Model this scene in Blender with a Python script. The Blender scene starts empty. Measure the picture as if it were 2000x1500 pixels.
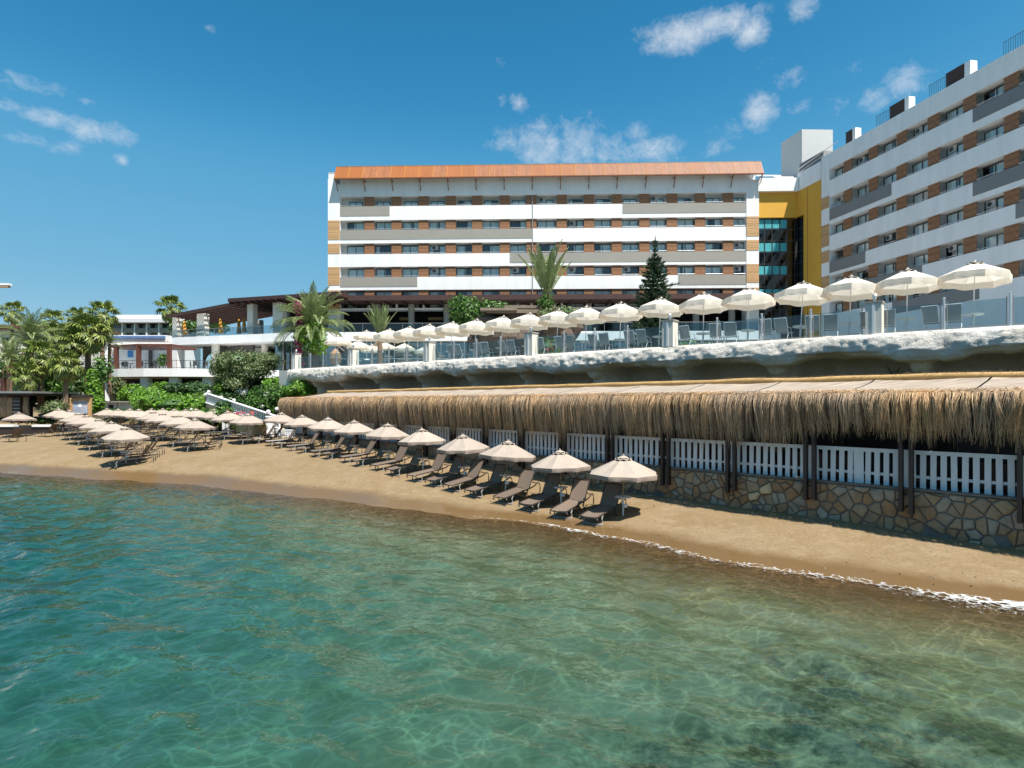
import bpy, math, random
import numpy as np
from mathutils import Vector, Matrix, noise as mnoise
random.seed(7)
R = math.radians
C = bpy.context.scene.collection
SC = bpy.context.scene
H0 = 4.15                      # eye height above the water

# ------------------------------------------------------------------ camera, sky, sun, exposure
cam = bpy.data.cameras.new('camera'); camo = bpy.data.objects.new('camera', cam); C.objects.link(camo)
camo.location = (0, 0, H0); camo.rotation_euler = (R(90), 0, 0)
cam.sensor_width = 36; cam.lens = 21.6; cam.shift_y = 0.0175; cam.clip_start = .1; cam.clip_end = 3000
SC.camera = camo
SC.view_settings.view_transform = 'Standard'; SC.view_settings.look = 'None'
SC.view_settings.gamma = 1; SC.view_settings.use_curve_mapping = False
SC.view_settings.exposure = 0.72
SC.render.engine = 'CYCLES'
SC.cycles.use_denoising = True; SC.cycles.use_adaptive_sampling = False
SC.cycles.max_bounces = 10; SC.cycles.transparent_max_bounces = 24; SC.cycles.diffuse_bounces = 4
SC.cycles.caustics_reflective = False; SC.cycles.caustics_refractive = False
SUN_EL, SUN_AZ = 61, 141       # azimuth clockwise from +Y
sd = Vector((math.sin(R(SUN_AZ))*math.cos(R(SUN_EL)), math.cos(R(SUN_AZ))*math.cos(R(SUN_EL)), math.sin(R(SUN_EL))))
sl = bpy.data.lights.new('sun', 'SUN'); sl.energy = 4.9; sl.angle = R(.53); sl.color = (1, .95, .87)
slo = bpy.data.objects.new('sun', sl); C.objects.link(slo); slo.location = (40, -60, 80)
slo.rotation_euler = (-sd).to_track_quat('-Z', 'Y').to_euler()

world = bpy.data.worlds.new('World'); SC.world = world; world.use_nodes = True
def build_world():
    nt = world.node_tree; N, L = nt.nodes, nt.links; N.clear()
    out = N.new('ShaderNodeOutputWorld'); bg = N.new('ShaderNodeBackground'); bg.inputs['Strength'].default_value = .102
    sky = N.new('ShaderNodeTexSky'); sky.sky_type = 'NISHITA'; sky.sun_disc = False
    sky.sun_elevation = R(SUN_EL); sky.sun_rotation = R(SUN_AZ)
    sky.altitude = 0; sky.air_density = 1.0; sky.dust_density = .55; sky.ozone_density = 3.0
    hsv = N.new('ShaderNodeHueSaturation'); hsv.inputs['Hue'].default_value = .482; hsv.inputs['Saturation'].default_value = 1.18
    L.new(sky.outputs[0], hsv.inputs['Color'])
    tc = N.new('ShaderNodeTexCoord')
    sep = N.new('ShaderNodeSeparateXYZ'); L.new(tc.outputs['Generated'], sep.inputs[0])
    srgb = N.new('ShaderNodeSeparateColor'); L.new(hsv.outputs[0], srgb.inputs[0])
    def mth(op, a, b=None, clamp=False):
        n = N.new('ShaderNodeMath'); n.operation = op; n.use_clamp = clamp
        for i, v in enumerate((a, b)):
            if v is None: continue
            if isinstance(v, (int, float)): n.inputs[i].default_value = v
            else: L.new(v, n.inputs[i])
        return n.outputs[0]
    # deep Mediterranean blue: per-channel response of the sky
    def curve(src, pts):
        c = N.new('ShaderNodeFloatCurve'); cv = c.mapping.curves[0]; c.mapping.extend = 'HORIZONTAL'
        pts = [(0, 0)]+pts
        cv.points[0].location = pts[0]; cv.points[1].location = (1, pts[-1][1])
        for p in pts[1:]: cv.points.new(p[0]*.5, p[1])
        c.mapping.update(); L.new(mth('MULTIPLY', src, .1614*.5), c.inputs['Value']); return mth('MULTIPLY', c.outputs[0], 1/.168)
    rr = curve(srgb.outputs[0], [(.085, .024), (.115, .045), (.16, .105), (.32, .20), (.6, .32)])
    gg = curve(srgb.outputs[1], [(.25, .20), (.305, .262), (.413, .385), (.68, .485), (1.1, .60)])
    bb = curve(srgb.outputs[2], [(.47, .425), (.546, .52), (.70, .655), (.99, .715), (1.4, .78)])
    skyc = N.new('ShaderNodeCombineColor'); L.new(rr, skyc.inputs[0]); L.new(gg, skyc.inputs[1]); L.new(bb, skyc.inputs[2])
    # azimuth / elevation of the view direction: clouds sit at compass bearings
    az = mth('ARCTAN2', sep.outputs['X'], sep.outputs['Y'])
    hor = mth('SQRT', mth('ADD', mth('MULTIPLY', sep.outputs['X'], sep.outputs['X']), mth('MULTIPLY', sep.outputs['Y'], sep.outputs['Y'])))
    el = mth('ARCTAN2', sep.outputs['Z'], hor)
    comb = N.new('ShaderNodeCombineXYZ'); L.new(az, comb.inputs[0]); L.new(mth('MULTIPLY', el, 1.25), comb.inputs[1])
    n1 = N.new('ShaderNodeTexNoise'); n1.inputs['Scale'].default_value = 15; n1.inputs['Detail'].default_value = 9; n1.inputs['Roughness'].default_value = .72; n1.inputs['Distortion'].default_value = .6
    L.new(comb.outputs[0], n1.inputs['Vector'])
    n2 = N.new('ShaderNodeTexNoise'); n2.inputs['Scale'].default_value = 50; n2.inputs['Detail'].default_value = 8; n2.inputs['Roughness'].default_value = .68; n2.inputs['Distortion'].default_value = .5
    L.new(comb.outputs[0], n2.inputs['Vector'])
    # small fair-weather patches: (bearing, elevation, half width, half height, weight), degrees
    patches = []
    def pp(px, py, wx, wy, k=1.0):
        dx, dz = (px-1000)/1200, (785-py)/1200
        a = math.atan2(dx, 1); e = math.atan2(dz, math.hypot(dx, 1)); c = math.cos(a)
        patches.append((a, e, wx/1200*c*c, wy/1200*c, k))
    for p in ((1330, 68, 85, 26, 1.25), (1400, 45, 85, 20, 1.25), (1465, 60, 34, 26, 1.2), (1572, 10, 36, 20, 1.0), (1483, 215, 34, 30, 1.2),
              (1060, 288, 50, 40, 1.1), (1130, 282, 44, 44, 1.15), (985, 272, 40, 26, .85), (1190, 292, 50, 32, .95), (1270, 296, 70, 26, 1.0), (1425, 255, 45, 26, .75),
              (1770, 160, 44, 34, .95), (1710, 196, 34, 22, 1.0), (1630, 215, 40, 26, .7), (1855, 75, 30, 28, .6), (1580, 95, 30, 20, .55), (1545, 150, 40, 26, .75), (1440, 155, 30, 12, .5),
              (1012, 198, 18, 18, .95), (978, 198, 14, 18, .75), (965, 126, 28, 22, .6), (1005, 95, 24, 14, .4), (955, 66, 26, 12, .4), (413, 55, 20, 10, .85), (545, 80, 14, 10, .45),
              (10, 205, 70, 14, .95), (85, 228, 64, 16, 1.05), (50, 270, 80, 14, .85), (165, 252, 46, 20, 1.05), (225, 262, 46, 22, .85), (235, 312, 16, 12, .9), (130, 290, 50, 18, .85), (60, 165, 100, 18, .8), (170, 198, 22, 10, .8),
              (432, 347, 20, 9, .6), (403, 374, 14, 8, .5), (290, 45, 40, 14, .3), (1660, 130, 40, 22, .7), (1500, 120, 50, 18, .6), (1395, 290, 50, 18, .8), (1240, 262, 40, 24, .8), (1560, 205, 34, 18, .7), (880, 60, 40, 14, .35), (330, 205, 30, 10, .4), (2120, 180, 90, 50, .9), (-160, 250, 120, 40, .9)):
        pp(*p)
    mask = None
    for a, e, wa, we, k in patches:
        da = mth('DIVIDE', mth('SUBTRACT', az, a), wa*1.5); de = mth('DIVIDE', mth('SUBTRACT', el, e), we*1.5)
        g = mth('MULTIPLY', mth('EXPONENT', mth('MULTIPLY', mth('ADD', mth('MULTIPLY', da, da), mth('MULTIPLY', de, de)), -1.0)), k)
        mask = g if mask is None else mth('MAXIMUM', mask, g)
    # elsewhere (behind the viewer) the same thin scatter
    behind = mth('MULTIPLY', mth('LESS_THAN', sep.outputs['Y'], .25), .42)
    mask = mth('MAXIMUM', mask, behind)
    nn = mth('ADD', mth('MULTIPLY', n1.outputs['Fac'], .52), mth('MULTIPLY', n2.outputs['Fac'], .48))
    d = mth('SUBTRACT', mth('ADD', mth('MULTIPLY', mask, .50), nn), .80)
    cov = mth('MULTIPLY', d, 2.3, True)
    cov = mth('MULTIPLY', mth('POWER', cov, 1.25), .9, True)
    mix = N.new('ShaderNodeMix'); mix.data_type = 'RGBA'
    L.new(cov, mix.inputs['Factor']); L.new(skyc.outputs[0], mix.inputs[6]); mix.inputs[7].default_value = (4.7, 5.0, 5.35, 1)
    L.new(mix.outputs[2], bg.inputs['Color']); L.new(bg.outputs[0], out.inputs[0])
build_world()

# ------------------------------------------------------------------ materials
def nodes(name):
    m = bpy.data.materials.new(name); m.use_nodes = True; nt = m.node_tree; nt.nodes.clear()
    out = nt.nodes.new('ShaderNodeOutputMaterial')
    return m, nt.nodes, nt.links, out
def M(name, col, rough=.7, var=0, vscale=3, bump=0, bscale=40, metal=0, spec=.5, island=0, transl=0, stretch=None, col2=None, detail=5, objrand=0, rotz=0):
    """plain procedural surface: colour +- noise, random per loose piece, fine bump"""
    m, N, L, out = nodes(name)
    p = N.new('ShaderNodeBsdfPrincipled'); p.inputs['Roughness'].default_value = rough; p.inputs['Metallic'].default_value = metal
    p.inputs['Specular IOR Level'].default_value = spec
    src = None
    tc = N.new('ShaderNodeTexCoord'); vec = tc.outputs['Object']
    if stretch:
        mp = N.new('ShaderNodeMapping'); mp.inputs['Scale'].default_value = stretch; mp.inputs['Rotation'].default_value = (0, 0, rotz); L.new(vec, mp.inputs[0]); vec = mp.outputs[0]
    base = N.new('ShaderNodeRGB'); base.outputs[0].default_value = (*col, 1); src = base.outputs[0]
    if col2:
        nz = N.new('ShaderNodeTexNoise'); nz.inputs['Scale'].default_value = vscale*.6; nz.inputs['Detail'].default_value = detail; L.new(vec, nz.inputs['Vector'])
        rp = N.new('ShaderNodeMapRange'); rp.inputs[1].default_value = .38; rp.inputs[2].default_value = .62; L.new(nz.outputs['Fac'], rp.inputs[0])
        mx = N.new('ShaderNodeMix'); mx.data_type = 'RGBA'; L.new(rp.outputs[0], mx.inputs['Factor']); L.new(src, mx.inputs[6]); mx.inputs[7].default_value = (*col2, 1); src = mx.outputs[2]
    def scale_by(src, fac_out, amt):
        rp = N.new('ShaderNodeMapRange'); rp.inputs[3].default_value = 1-amt; rp.inputs[4].default_value = 1+amt; L.new(fac_out, rp.inputs[0])
        mx = N.new('ShaderNodeVectorMath'); mx.operation = 'SCALE'; L.new(src, mx.inputs[0]); L.new(rp.outputs[0], mx.inputs['Scale'])
        return mx.outputs[0]
    if var:
        nz = N.new('ShaderNodeTexNoise'); nz.inputs['Scale'].default_value = vscale; nz.inputs['Detail'].default_value = detail; nz.inputs['Roughness'].default_value = .65; L.new(vec, nz.inputs['Vector'])
        rr = N.new('ShaderNodeMapRange'); rr.inputs[1].default_value = .25; rr.inputs[2].default_value = .75; L.new(nz.outputs['Fac'], rr.inputs[0])
        src = scale_by(src, rr.outputs[0], var)
    if island:
        g = N.new('ShaderNodeNewGeometry'); src = scale_by(src, g.outputs['Random Per Island'], island)
    if objrand:
        oi = N.new('ShaderNodeObjectInfo'); src = scale_by(src, oi.outputs['Random'], objrand)
    L.new(src, p.inputs['Base Color'])
    if bump:
        nz = N.new('ShaderNodeTexNoise'); nz.inputs['Scale'].default_value = bscale; nz.inputs['Detail'].default_value = 4; L.new(vec, nz.inputs['Vector'])
        b = N.new('ShaderNodeBump'); b.inputs['Strength'].default_value = min(1, bump*8); b.inputs['Distance'].default_value = bump; L.new(nz.outputs['Fac'], b.inputs['Height']); L.new(b.outputs[0], p.inputs['Normal'])
    sh = p.outputs[0]
    if transl:
        t = N.new('ShaderNodeBsdfTranslucent'); L.new(src, t.inputs['Color'])
        ms = N.new('ShaderNodeMixShader'); ms.inputs[0].default_value = transl; L.new(sh, ms.inputs[1]); L.new(t.outputs[0], ms.inputs[2]); sh = ms.outputs[0]
    L.new(sh, out.inputs[0]); return m
def glass(name, tint, ior=1.5, rough=.02, boost=0):
    m, N, L, out = nodes(name)
    t = N.new('ShaderNodeBsdfTransparent'); t.inputs[0].default_value = (*tint, 1)
    g = N.new('ShaderNodeBsdfGlossy'); g.inputs['Roughness'].default_value = rough
    f = N.new('ShaderNodeFresnel'); f.inputs['IOR'].default_value = ior
    nz = N.new('ShaderNodeTexNoise'); nz.inputs['Scale'].default_value = .8; tc = N.new('ShaderNodeTexCoord'); L.new(tc.outputs['Object'], nz.inputs['Vector'])
    b = N.new('ShaderNodeBump'); b.inputs['Strength'].default_value = .15; b.inputs['Distance'].default_value = .02; L.new(nz.outputs['Fac'], b.inputs['Height']); L.new(b.outputs[0], g.inputs['Normal'])
    a = N.new('ShaderNodeMath'); a.operation = 'ADD'; a.inputs[1].default_value = boost; a.use_clamp = True; L.new(f.outputs[0], a.inputs[0])
    ge = N.new('ShaderNodeNewGeometry'); iv = N.new('ShaderNodeMath'); iv.operation = 'SUBTRACT'; iv.inputs[0].default_value = 1; L.new(ge.outputs['Backfacing'], iv.inputs[1])
    fm = N.new('ShaderNodeMath'); fm.operation = 'MULTIPLY'; L.new(a.outputs[0], fm.inputs[0]); L.new(iv.outputs[0], fm.inputs[1])     # only the outer face of a pane mirrors
    ms = N.new('ShaderNodeMixShader'); L.new(fm.outputs[0], ms.inputs[0]); L.new(t.outputs[0], ms.inputs[1]); L.new(g.outputs[0], ms.inputs[2]); L.new(ms.outputs[0], out.inputs[0])
    return m

MT = {}
MT['plaster'] = M('white_plaster', (.81, .81, .80), .85, var=.08, vscale=1.1, bump=.003, bscale=30, stretch=(1, 1, .18))
MT['plaster_warm'] = M('warm_plaster', (.70, .66, .58), .85, var=.07, vscale=1.2, bump=.004, bscale=30)
MT['greypanel'] = M('grey_panel', (.30, .285, .25), .6, var=.05, vscale=.8)
MT['darkgrey'] = M('dark_grey_panel', (.20, .205, .205), .6, var=.05, vscale=.8)
MT['wood'] = M('slat_wood', (.31, .14, .06), .6, var=.3, vscale=2.5, col2=(.24, .125, .065), island=.22, stretch=(1, 1, 5))
MT['wood_pale'] = M('pale_cladding', (.50, .30, .14), .65, var=.15, vscale=3, island=.12, stretch=(.6, .6, 6))
MT['wood_dark'] = M('dark_stained_wood', (.030, .019, .015), .55, var=.3, vscale=4, bump=.004, bscale=20, stretch=(6, 6, .6))
MT['pergola'] = M('pergola_brown', (.06, .028, .022), .5, var=.2, vscale=2)
MT['redpost'] = M('red_brown_post', (.125, .045, .03), .5, var=.2, vscale=3)
MT['orange'] = M('orange_roof_screen', (.36, .115, .022), .5, var=.12, vscale=.35, island=.06, stretch=(1, 1, .2))
MT['orange2'] = M('faded_orange_roof_screen', (.35, .13, .047), .5, var=.22, vscale=1.2, island=.14, stretch=(2, 2, .1))
MT['rust'] = M('rusty_steel', (.22, .08, .03), .6, var=.3, vscale=6)
MT['yellow'] = M('yellow_render', (.66, .36, .045), .8, var=.04, vscale=.6)
MT['steel'] = M('brushed_steel', (.62, .62, .62), .35, metal=.8, var=.06)
MT['greymetal'] = M('grey_metal', (.30, .30, .29), .45, metal=.5, var=.1)
MT['whitemetal'] = M('white_metal', (.75, .75, .74), .4, var=.04)
MT['frame_dark'] = M('dark_window_frame', (.05, .055, .06), .4, var=.1)
MT['glass_win'] = glass('window_glass', (.92, .96, .97), 1.5, .02, .07)
MT['glass_front'] = glass('coated_front_glass', (.45, .55, .58), 1.5, .03, .28)
MT['glass_rail'] = glass('railing_glass', (.72, .81, .84), 1.5, .03, .04)
MT['glass_teal'] = glass('tinted_curtain_glass', (.05, .16, .17), 1.6, .02, .06)
MT['dark'] = M('dark_interior', (.018, .017, .016), .8, var=.3, vscale=2)  # near-black colour puts the shade of interiors and hollows into their walls
MT['room'] = M('dim_room_wall', (.10, .095, .09), .9, var=.2, vscale=1)
MT['curtain'] = M('pale_curtain', (.82, .86, .84), .8, var=.18, vscale=6, stretch=(6, 6, .2))
MT['teal'] = M('teal_blind', (.055, .36, .40), .6, var=.5, vscale=5, stretch=(6, 6, .3))
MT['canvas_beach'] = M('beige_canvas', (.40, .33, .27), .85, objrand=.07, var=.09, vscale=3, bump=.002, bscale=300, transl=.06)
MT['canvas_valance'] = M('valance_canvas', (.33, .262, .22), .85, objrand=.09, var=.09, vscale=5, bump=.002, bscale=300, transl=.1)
MT['canvas_white'] = M('cream_canvas', (.85, .785, .68), .85, objrand=.05, var=.06, vscale=3, bump=.002, bscale=300, transl=.36)
MT['canvas_yellow'] = M('ochre_canvas', (.70, .34, .05), .85, var=.15, vscale=5, transl=.1)
MT['vent_shade'] = M('painted_vent_shade', (.05, .04, .035), .9)
MT['sling'] = M('brown_sling_mesh', (.165, .12, .088), .75, objrand=.14, var=.08, vscale=4, bump=.002, bscale=400)
MT['sling_grey'] = M('grey_sling_mesh', (.30, .31, .31), .75, var=.08, vscale=4, transl=.12)
MT['frame_brown'] = M('bronze_resin_frame', (.045, .033, .028), .4, var=.1)
MT['legs_grey'] = M('grey_resin_leg', (.30, .29, .28), .4, var=.1)
MT['picket'] = M('painted_picket', (.66, .70, .73), .6, var=.12, vscale=2.5, bump=.002, bscale=15, stretch=(3, 3, .6))
MT['mortar'] = M('wet_grey_mortar', (.15, .138, .125), .9, var=.35, vscale=4, bump=.02, bscale=12)
STONES = [M('ochre_stone', (.37, .25, .135), .85, var=.25, vscale=5, bump=.015, bscale=14, col2=(.34, .25, .16)),
          M('tan_stone', (.30, .195, .105), .85, var=.25, vscale=5, bump=.015, bscale=14, col2=(.30, .23, .16)),
          M('rusty_stone', (.35, .19, .085), .85, var=.3, vscale=5, bump=.015, bscale=14, col2=(.26, .17, .10)),
          M('grey_stone', (.28, .24, .19), .85, var=.25, vscale=5, bump=.015, bscale=14, col2=(.35, .29, .21))]
MT['pale_stone'] = M('pale_yellow_stone', (.58, .45, .27), .85, var=.25, vscale=5, bump=.015, bscale=14)
MT['thatch'] = M('palm_thatch', (.56, .375, .205), .8, island=.6, var=.3, vscale=1.2, transl=.18, col2=(.46, .335, .225))
MT['thatch_top'] = M('weathered_thatch', (.55, .34, .13), .85, island=.45, var=.2, vscale=2)
MT['reed'] = M('bleached_reed_mat', (.30, .235, .175), .85, var=.4, vscale=3.2, bump=.02, bscale=9, col2=(.40, .33, .26), stretch=(.35, 4, 2), rotz=.824)
MT['trunk'] = M('palm_trunk', (.20, .13, .085), .9, var=.4, vscale=6, bump=.03, bscale=9, stretch=(1, 1, 2.5))
MT['bark'] = M('tree_bark', (.11, .085, .065), .9, var=.35, vscale=6, bump=.02, bscale=14)
MT['leaf'] = M('broad_leaf', (.075, .165, .026), .5, island=.6, var=.25, vscale=.6, transl=.22)
MT['leaf_light'] = M('fresh_leaf', (.15, .31, .03), .5, island=.5, var=.25, vscale=.6, transl=.28)
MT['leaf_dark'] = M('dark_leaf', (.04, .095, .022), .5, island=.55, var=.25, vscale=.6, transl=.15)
MT['leaf_olive'] = M('olive_leaf', (.135, .175, .065), .55, island=.5, var=.25, vscale=.8, transl=.15)
MT['needle'] = M('pine_needles', (.022, .055, .018), .6, island=.5, var=.2, transl=.1)
MT['frond'] = M('palm_frond', (.20, .265, .09), .5, island=.45, var=.25, vscale=.7, transl=.22, col2=(.27, .31, .14))
MT['frond_fan'] = M('fan_palm_leaf', (.175, .25, .05), .5, island=.45, var=.3, vscale=.8, transl=.25, col2=(.29, .30, .08))
MT['frond_dry'] = M('dry_frond', (.30, .19, .085), .8, island=.4, var=.2)
MT['flower'] = M('magenta_bract', (.48, .045, .20), .6, island=.5, transl=.25)
MT['flower_red'] = M('red_flower', (.60, .05, .06), .6, island=.4, transl=.2)
MT['globe'] = M('opal_globe', (.78, .78, .77), .25)
MT['soil'] = M('garden_soil', (.09, .07, .045), .95, var=.3, vscale=1, bump=.03, bscale=6, col2=(.06, .09, .03))
MT['deck'] = M('terrace_paving', (.42, .40, .37), .7, var=.12, vscale=1.5)
MT['ac'] = M('air_conditioner_casing', (.48, .475, .46), .5, var=.06)
MT['pierwood'] = M('weathered_pier_wood', (.20, .16, .12), .8, var=.3, vscale=3, bump=.006, bscale=12)

# ------------------------------------------------------------------ mesh helpers
class MB:
    def __init__(s): s.v = []; s.f = []
    def add(s, vs, fs):
        o = len(s.v); s.v += [tuple(q) for q in vs]; s.f += [tuple(i+o for i in f) for f in fs]; return s
    def hexa(s, p):            # p: 4 bottom (ccw seen from above) + 4 top
        return s.add(p, [(3, 2, 1, 0), (4, 5, 6, 7), (0, 1, 5, 4), (1, 2, 6, 5), (2, 3, 7, 6), (3, 0, 4, 7)])
    def box(s, c, d, rz=0):
        x, y, z = d[0]/2, d[1]/2, d[2]/2; ca, sa = math.cos(rz), math.sin(rz)
        pts = [(-x, -y, -z), (x, -y, -z), (x, y, -z), (-x, y, -z), (-x, -y, z), (x, -y, z), (x, y, z), (-x, y, z)]
        return s.hexa([(c[0]+a*ca-b*sa, c[1]+a*sa+b*ca, c[2]+e) for a, b, e in pts])
    def bbox(s, x0, x1, y0, y1, z0, z1): return s.box(((x0+x1)/2, (y0+y1)/2, (z0+z1)/2), (x1-x0, y1-y0, z1-z0))
    def tube(s, pts, r, n=6, r2=None, caps=True):
        pts = [Vector(p) for p in pts]; m = len(pts); rings = []
        for i, p in enumerate(pts):
            t = (pts[min(i+1, m-1)]-pts[max(i-1, 0)]).normalized()
            a = t.cross(Vector((0, 0, 1)))
            if a.length < .05: a = t.cross(Vector((0, 1, 0)))
            a.normalize(); b = a.cross(t)
            rr = r if r2 is None else r+(r2-r)*i/(m-1)
            rings.append([p+a*(rr*math.cos(2*math.pi*k/n))+b*(rr*math.sin(2*math.pi*k/n)) for k in range(n)])
        vs = [q for g in rings for q in g]; fs = []
        for i in range(m-1):
            for k in range(n):
                fs.append((i*n+k, i*n+(k+1) % n, (i+1)*n+(k+1) % n, (i+1)*n+k))
        if caps: fs += [tuple(range(n))[::-1], tuple(range((m-1)*n, m*n))]
        return s.add(vs, fs)
    def lathe(s, prof, n=16, c=(0, 0, 0), phase=0):
        vs = []; fs = []; m = len(prof)
        for r, z in prof:
            for k in range(n):
                a = 2*math.pi*(k+phase)/n; vs.append((c[0]+r*math.cos(a), c[1]+r*math.sin(a), c[2]+z))
        for i in range(m-1):
            for k in range(n): fs.append((i*n+k, i*n+(k+1) % n, (i+1)*n+(k+1) % n, (i+1)*n+k))
        return s.add(vs, fs)
    def mesh(s, name, m, smooth=False):
        me = bpy.data.meshes.new(name); me.from_pydata(s.v, [], s.f); me.materials.append(m)
        if smooth: me.polygons.foreach_set('use_smooth', [True]*len(me.polygons))
        me.update(); return me
    def build(s, name, m, parent=None, smooth=False, **kw): return link(name, s.mesh(name, m, smooth), parent, **kw)
def npmesh(name, v, f, m, smooth=False):
    me = bpy.data.meshes.new(name); v = np.asarray(v, dtype=np.float32); f = np.asarray(f, dtype=np.int32)
    k = f.shape[1]
    me.vertices.add(len(v)); me.vertices.foreach_set('co', v.ravel())
    me.loops.add(f.size); me.loops.foreach_set('vertex_index', f.ravel())
    me.polygons.add(len(f)); me.polygons.foreach_set('loop_start', np.arange(0, f.size, k, dtype=np.int32))
    if smooth: me.polygons.foreach_set('use_smooth', np.ones(len(f), dtype=bool))
    me.materials.append(m); me.update(calc_edges=True); me.validate(); return me
def tag(o, label=None, cat=None, group=None, kind=None):
    if label: o['label'] = label
    if cat: o['category'] = cat
    if group: o['group'] = group
    if kind: o['kind'] = kind
    return o
BASE = {}
def link(name, me, parent=None, label=None, cat=None, group=None, kind=None, loc=None, rz=None, local=False):
    o = bpy.data.objects.new(name, me); C.objects.link(o)
    if parent is not None:
        o.parent = parent
        if parent.name in BASE and not local: o.location = -BASE[parent.name]      # mesh written in world coordinates
        elif not local and parent.parent is None: pass
    if loc is not None: o.location = loc
    if rz is not None: o.rotation_euler = (0, 0, rz)
    return tag(o, label, cat, group, kind)
def thing(name, label, cat, loc=(0, 0, 0), rz=0, group=None, worldcoords=False):
    o = bpy.data.objects.new(name, None); C.objects.link(o); o.location = loc; o.rotation_euler = (0, 0, rz); o.empty_display_size = .2
    if worldcoords: BASE[o.name] = Vector(loc)
    return tag(o, label, cat, group)
KIDS = {}
def dup(root, loc, rz=0, label=None, group=None, scale=None, tilt=None):
    r = root.copy(); C.objects.link(r); r.location = loc; r.rotation_euler = (tilt[0], tilt[1], rz) if tilt else (0, 0, rz)
    if scale: r.scale = (scale,)*3 if isinstance(scale, (int, float)) else scale
    if label: r['label'] = label
    if group: r['group'] = group
    if root.name not in KIDS: KIDS[root.name] = [(c, list(c.children)) for c in root.children]
    for c, gs in KIDS[root.name]:
        d = c.copy(); C.objects.link(d); d.parent = r
        for g in gs:
            e = g.copy(); C.objects.link(e); e.parent = d
    return r
def W(px, py, Y): return Vector(((px-1000)/1200*Y, Y, H0+(785-py)/1200*Y))
ORD = ['first', 'second', 'third', 'fourth', 'fifth', 'sixth', 'seventh', 'eighth', 'ninth', 'tenth', 'eleventh', 'twelfth', 'thirteenth', 'fourteenth', 'fifteenth', 'sixteenth', 'seventeenth', 'eighteenth', 'nineteenth', 'twentieth']
def nth(i): return '' if i >= len(ORD) else ORD[i]
class Frame:                   # a facade: u along, o outwards, z up (world)
    def __init__(s, ox, oy, ex, ey, outward):
        l = math.hypot(ex, ey); s.O = (ox, oy); s.e = (ex/l, ey/l); s.n = outward
        s.n = (s.e[1], -s.e[0]) if outward > 0 else (-s.e[1], s.e[0]); s.flip = outward > 0
    def P(s, u, o, z): return (s.O[0]+s.e[0]*u+s.n[0]*o, s.O[1]+s.e[1]*u+s.n[1]*o, z)
    def u(s, px):
        k = (px-1000)/1200; return (k*s.O[1]-s.O[0])/(s.e[0]-k*s.e[1])
    def box(s, mb, u0, u1, o0, o1, z0, z1):
        q = [(u0, o0), (u1, o0), (u1, o1), (u0, o1)]
        if s.flip: q = q[::-1]
        return mb.hexa([s.P(a, b, z0) for a, b in q]+[s.P(a, b, z1) for a, b in q])
TD, ND = (-.6794, .7338), (.7338, .6794)       # along / inland of the beach wall
def TN(t, n, z=0): return Vector((TD[0]*t+ND[0]*n, TD[1]*t+ND[1]*n, z))
def tn(x, y): return x*TD[0]+y*TD[1], x*ND[0]+y*ND[1]
INL = math.atan2(ND[1], ND[0])-math.pi/2       # turn that points local +Y inland
# ------------------------------------------------------------------ ground, beach and sea
SHORE = [(-700, 22), (-60, 18.5), (-15, 17), (-5, 16.5), (2.1, 15.9), (7, 15.2), (12.3, 14.75), (15.8, 14.5), (22.3, 12.6), (27.9, 10.9), (33.6, 9.3), (37.4, 7.2), (43.8, 3.96), (46.9, 2.5), (60, -4), (90, -14), (700, -60)]
SHT, SHN = np.array([p[0] for p in SHORE]), np.array([p[1] for p in SHORE])
def sst(x): x = np.clip(x, 0, 1); return x*x*(3-2*x)
def shore_n(t):
    t = np.asarray(t, float)
    return (np.interp(t-2, SHT, SHN)+2*np.interp(t, SHT, SHN)+np.interp(t+2, SHT, SHN))/4 + .22*np.sin(t*.55+.6)*np.clip((34-t)/20, 0, 1) + .10*np.sin(t*1.37)
def ground_tn(t, n):
    t = np.asarray(t, float); n = np.asarray(n, float); d = n-shore_n(t)
    w = sst((t-15)/19); a = .03+.62*w; s = .118-.056*w
    up = a*(1-np.exp(-np.maximum(d, 0)/1.0))+s*np.minimum(np.maximum(d, 0), 14)
    up = up+3.3*sst((t-54)/16)*sst((n-16.2)/2.8)
    dd = np.maximum(-d, 0)
    dn = -2.3*(1-np.exp(-(.062*dd+.0048*dd*dd)))
    return np.where(d >= 0, up, dn)
def gz(x, y):
    t, n = tn(x, y); return float(ground_tn(t, n))
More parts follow.
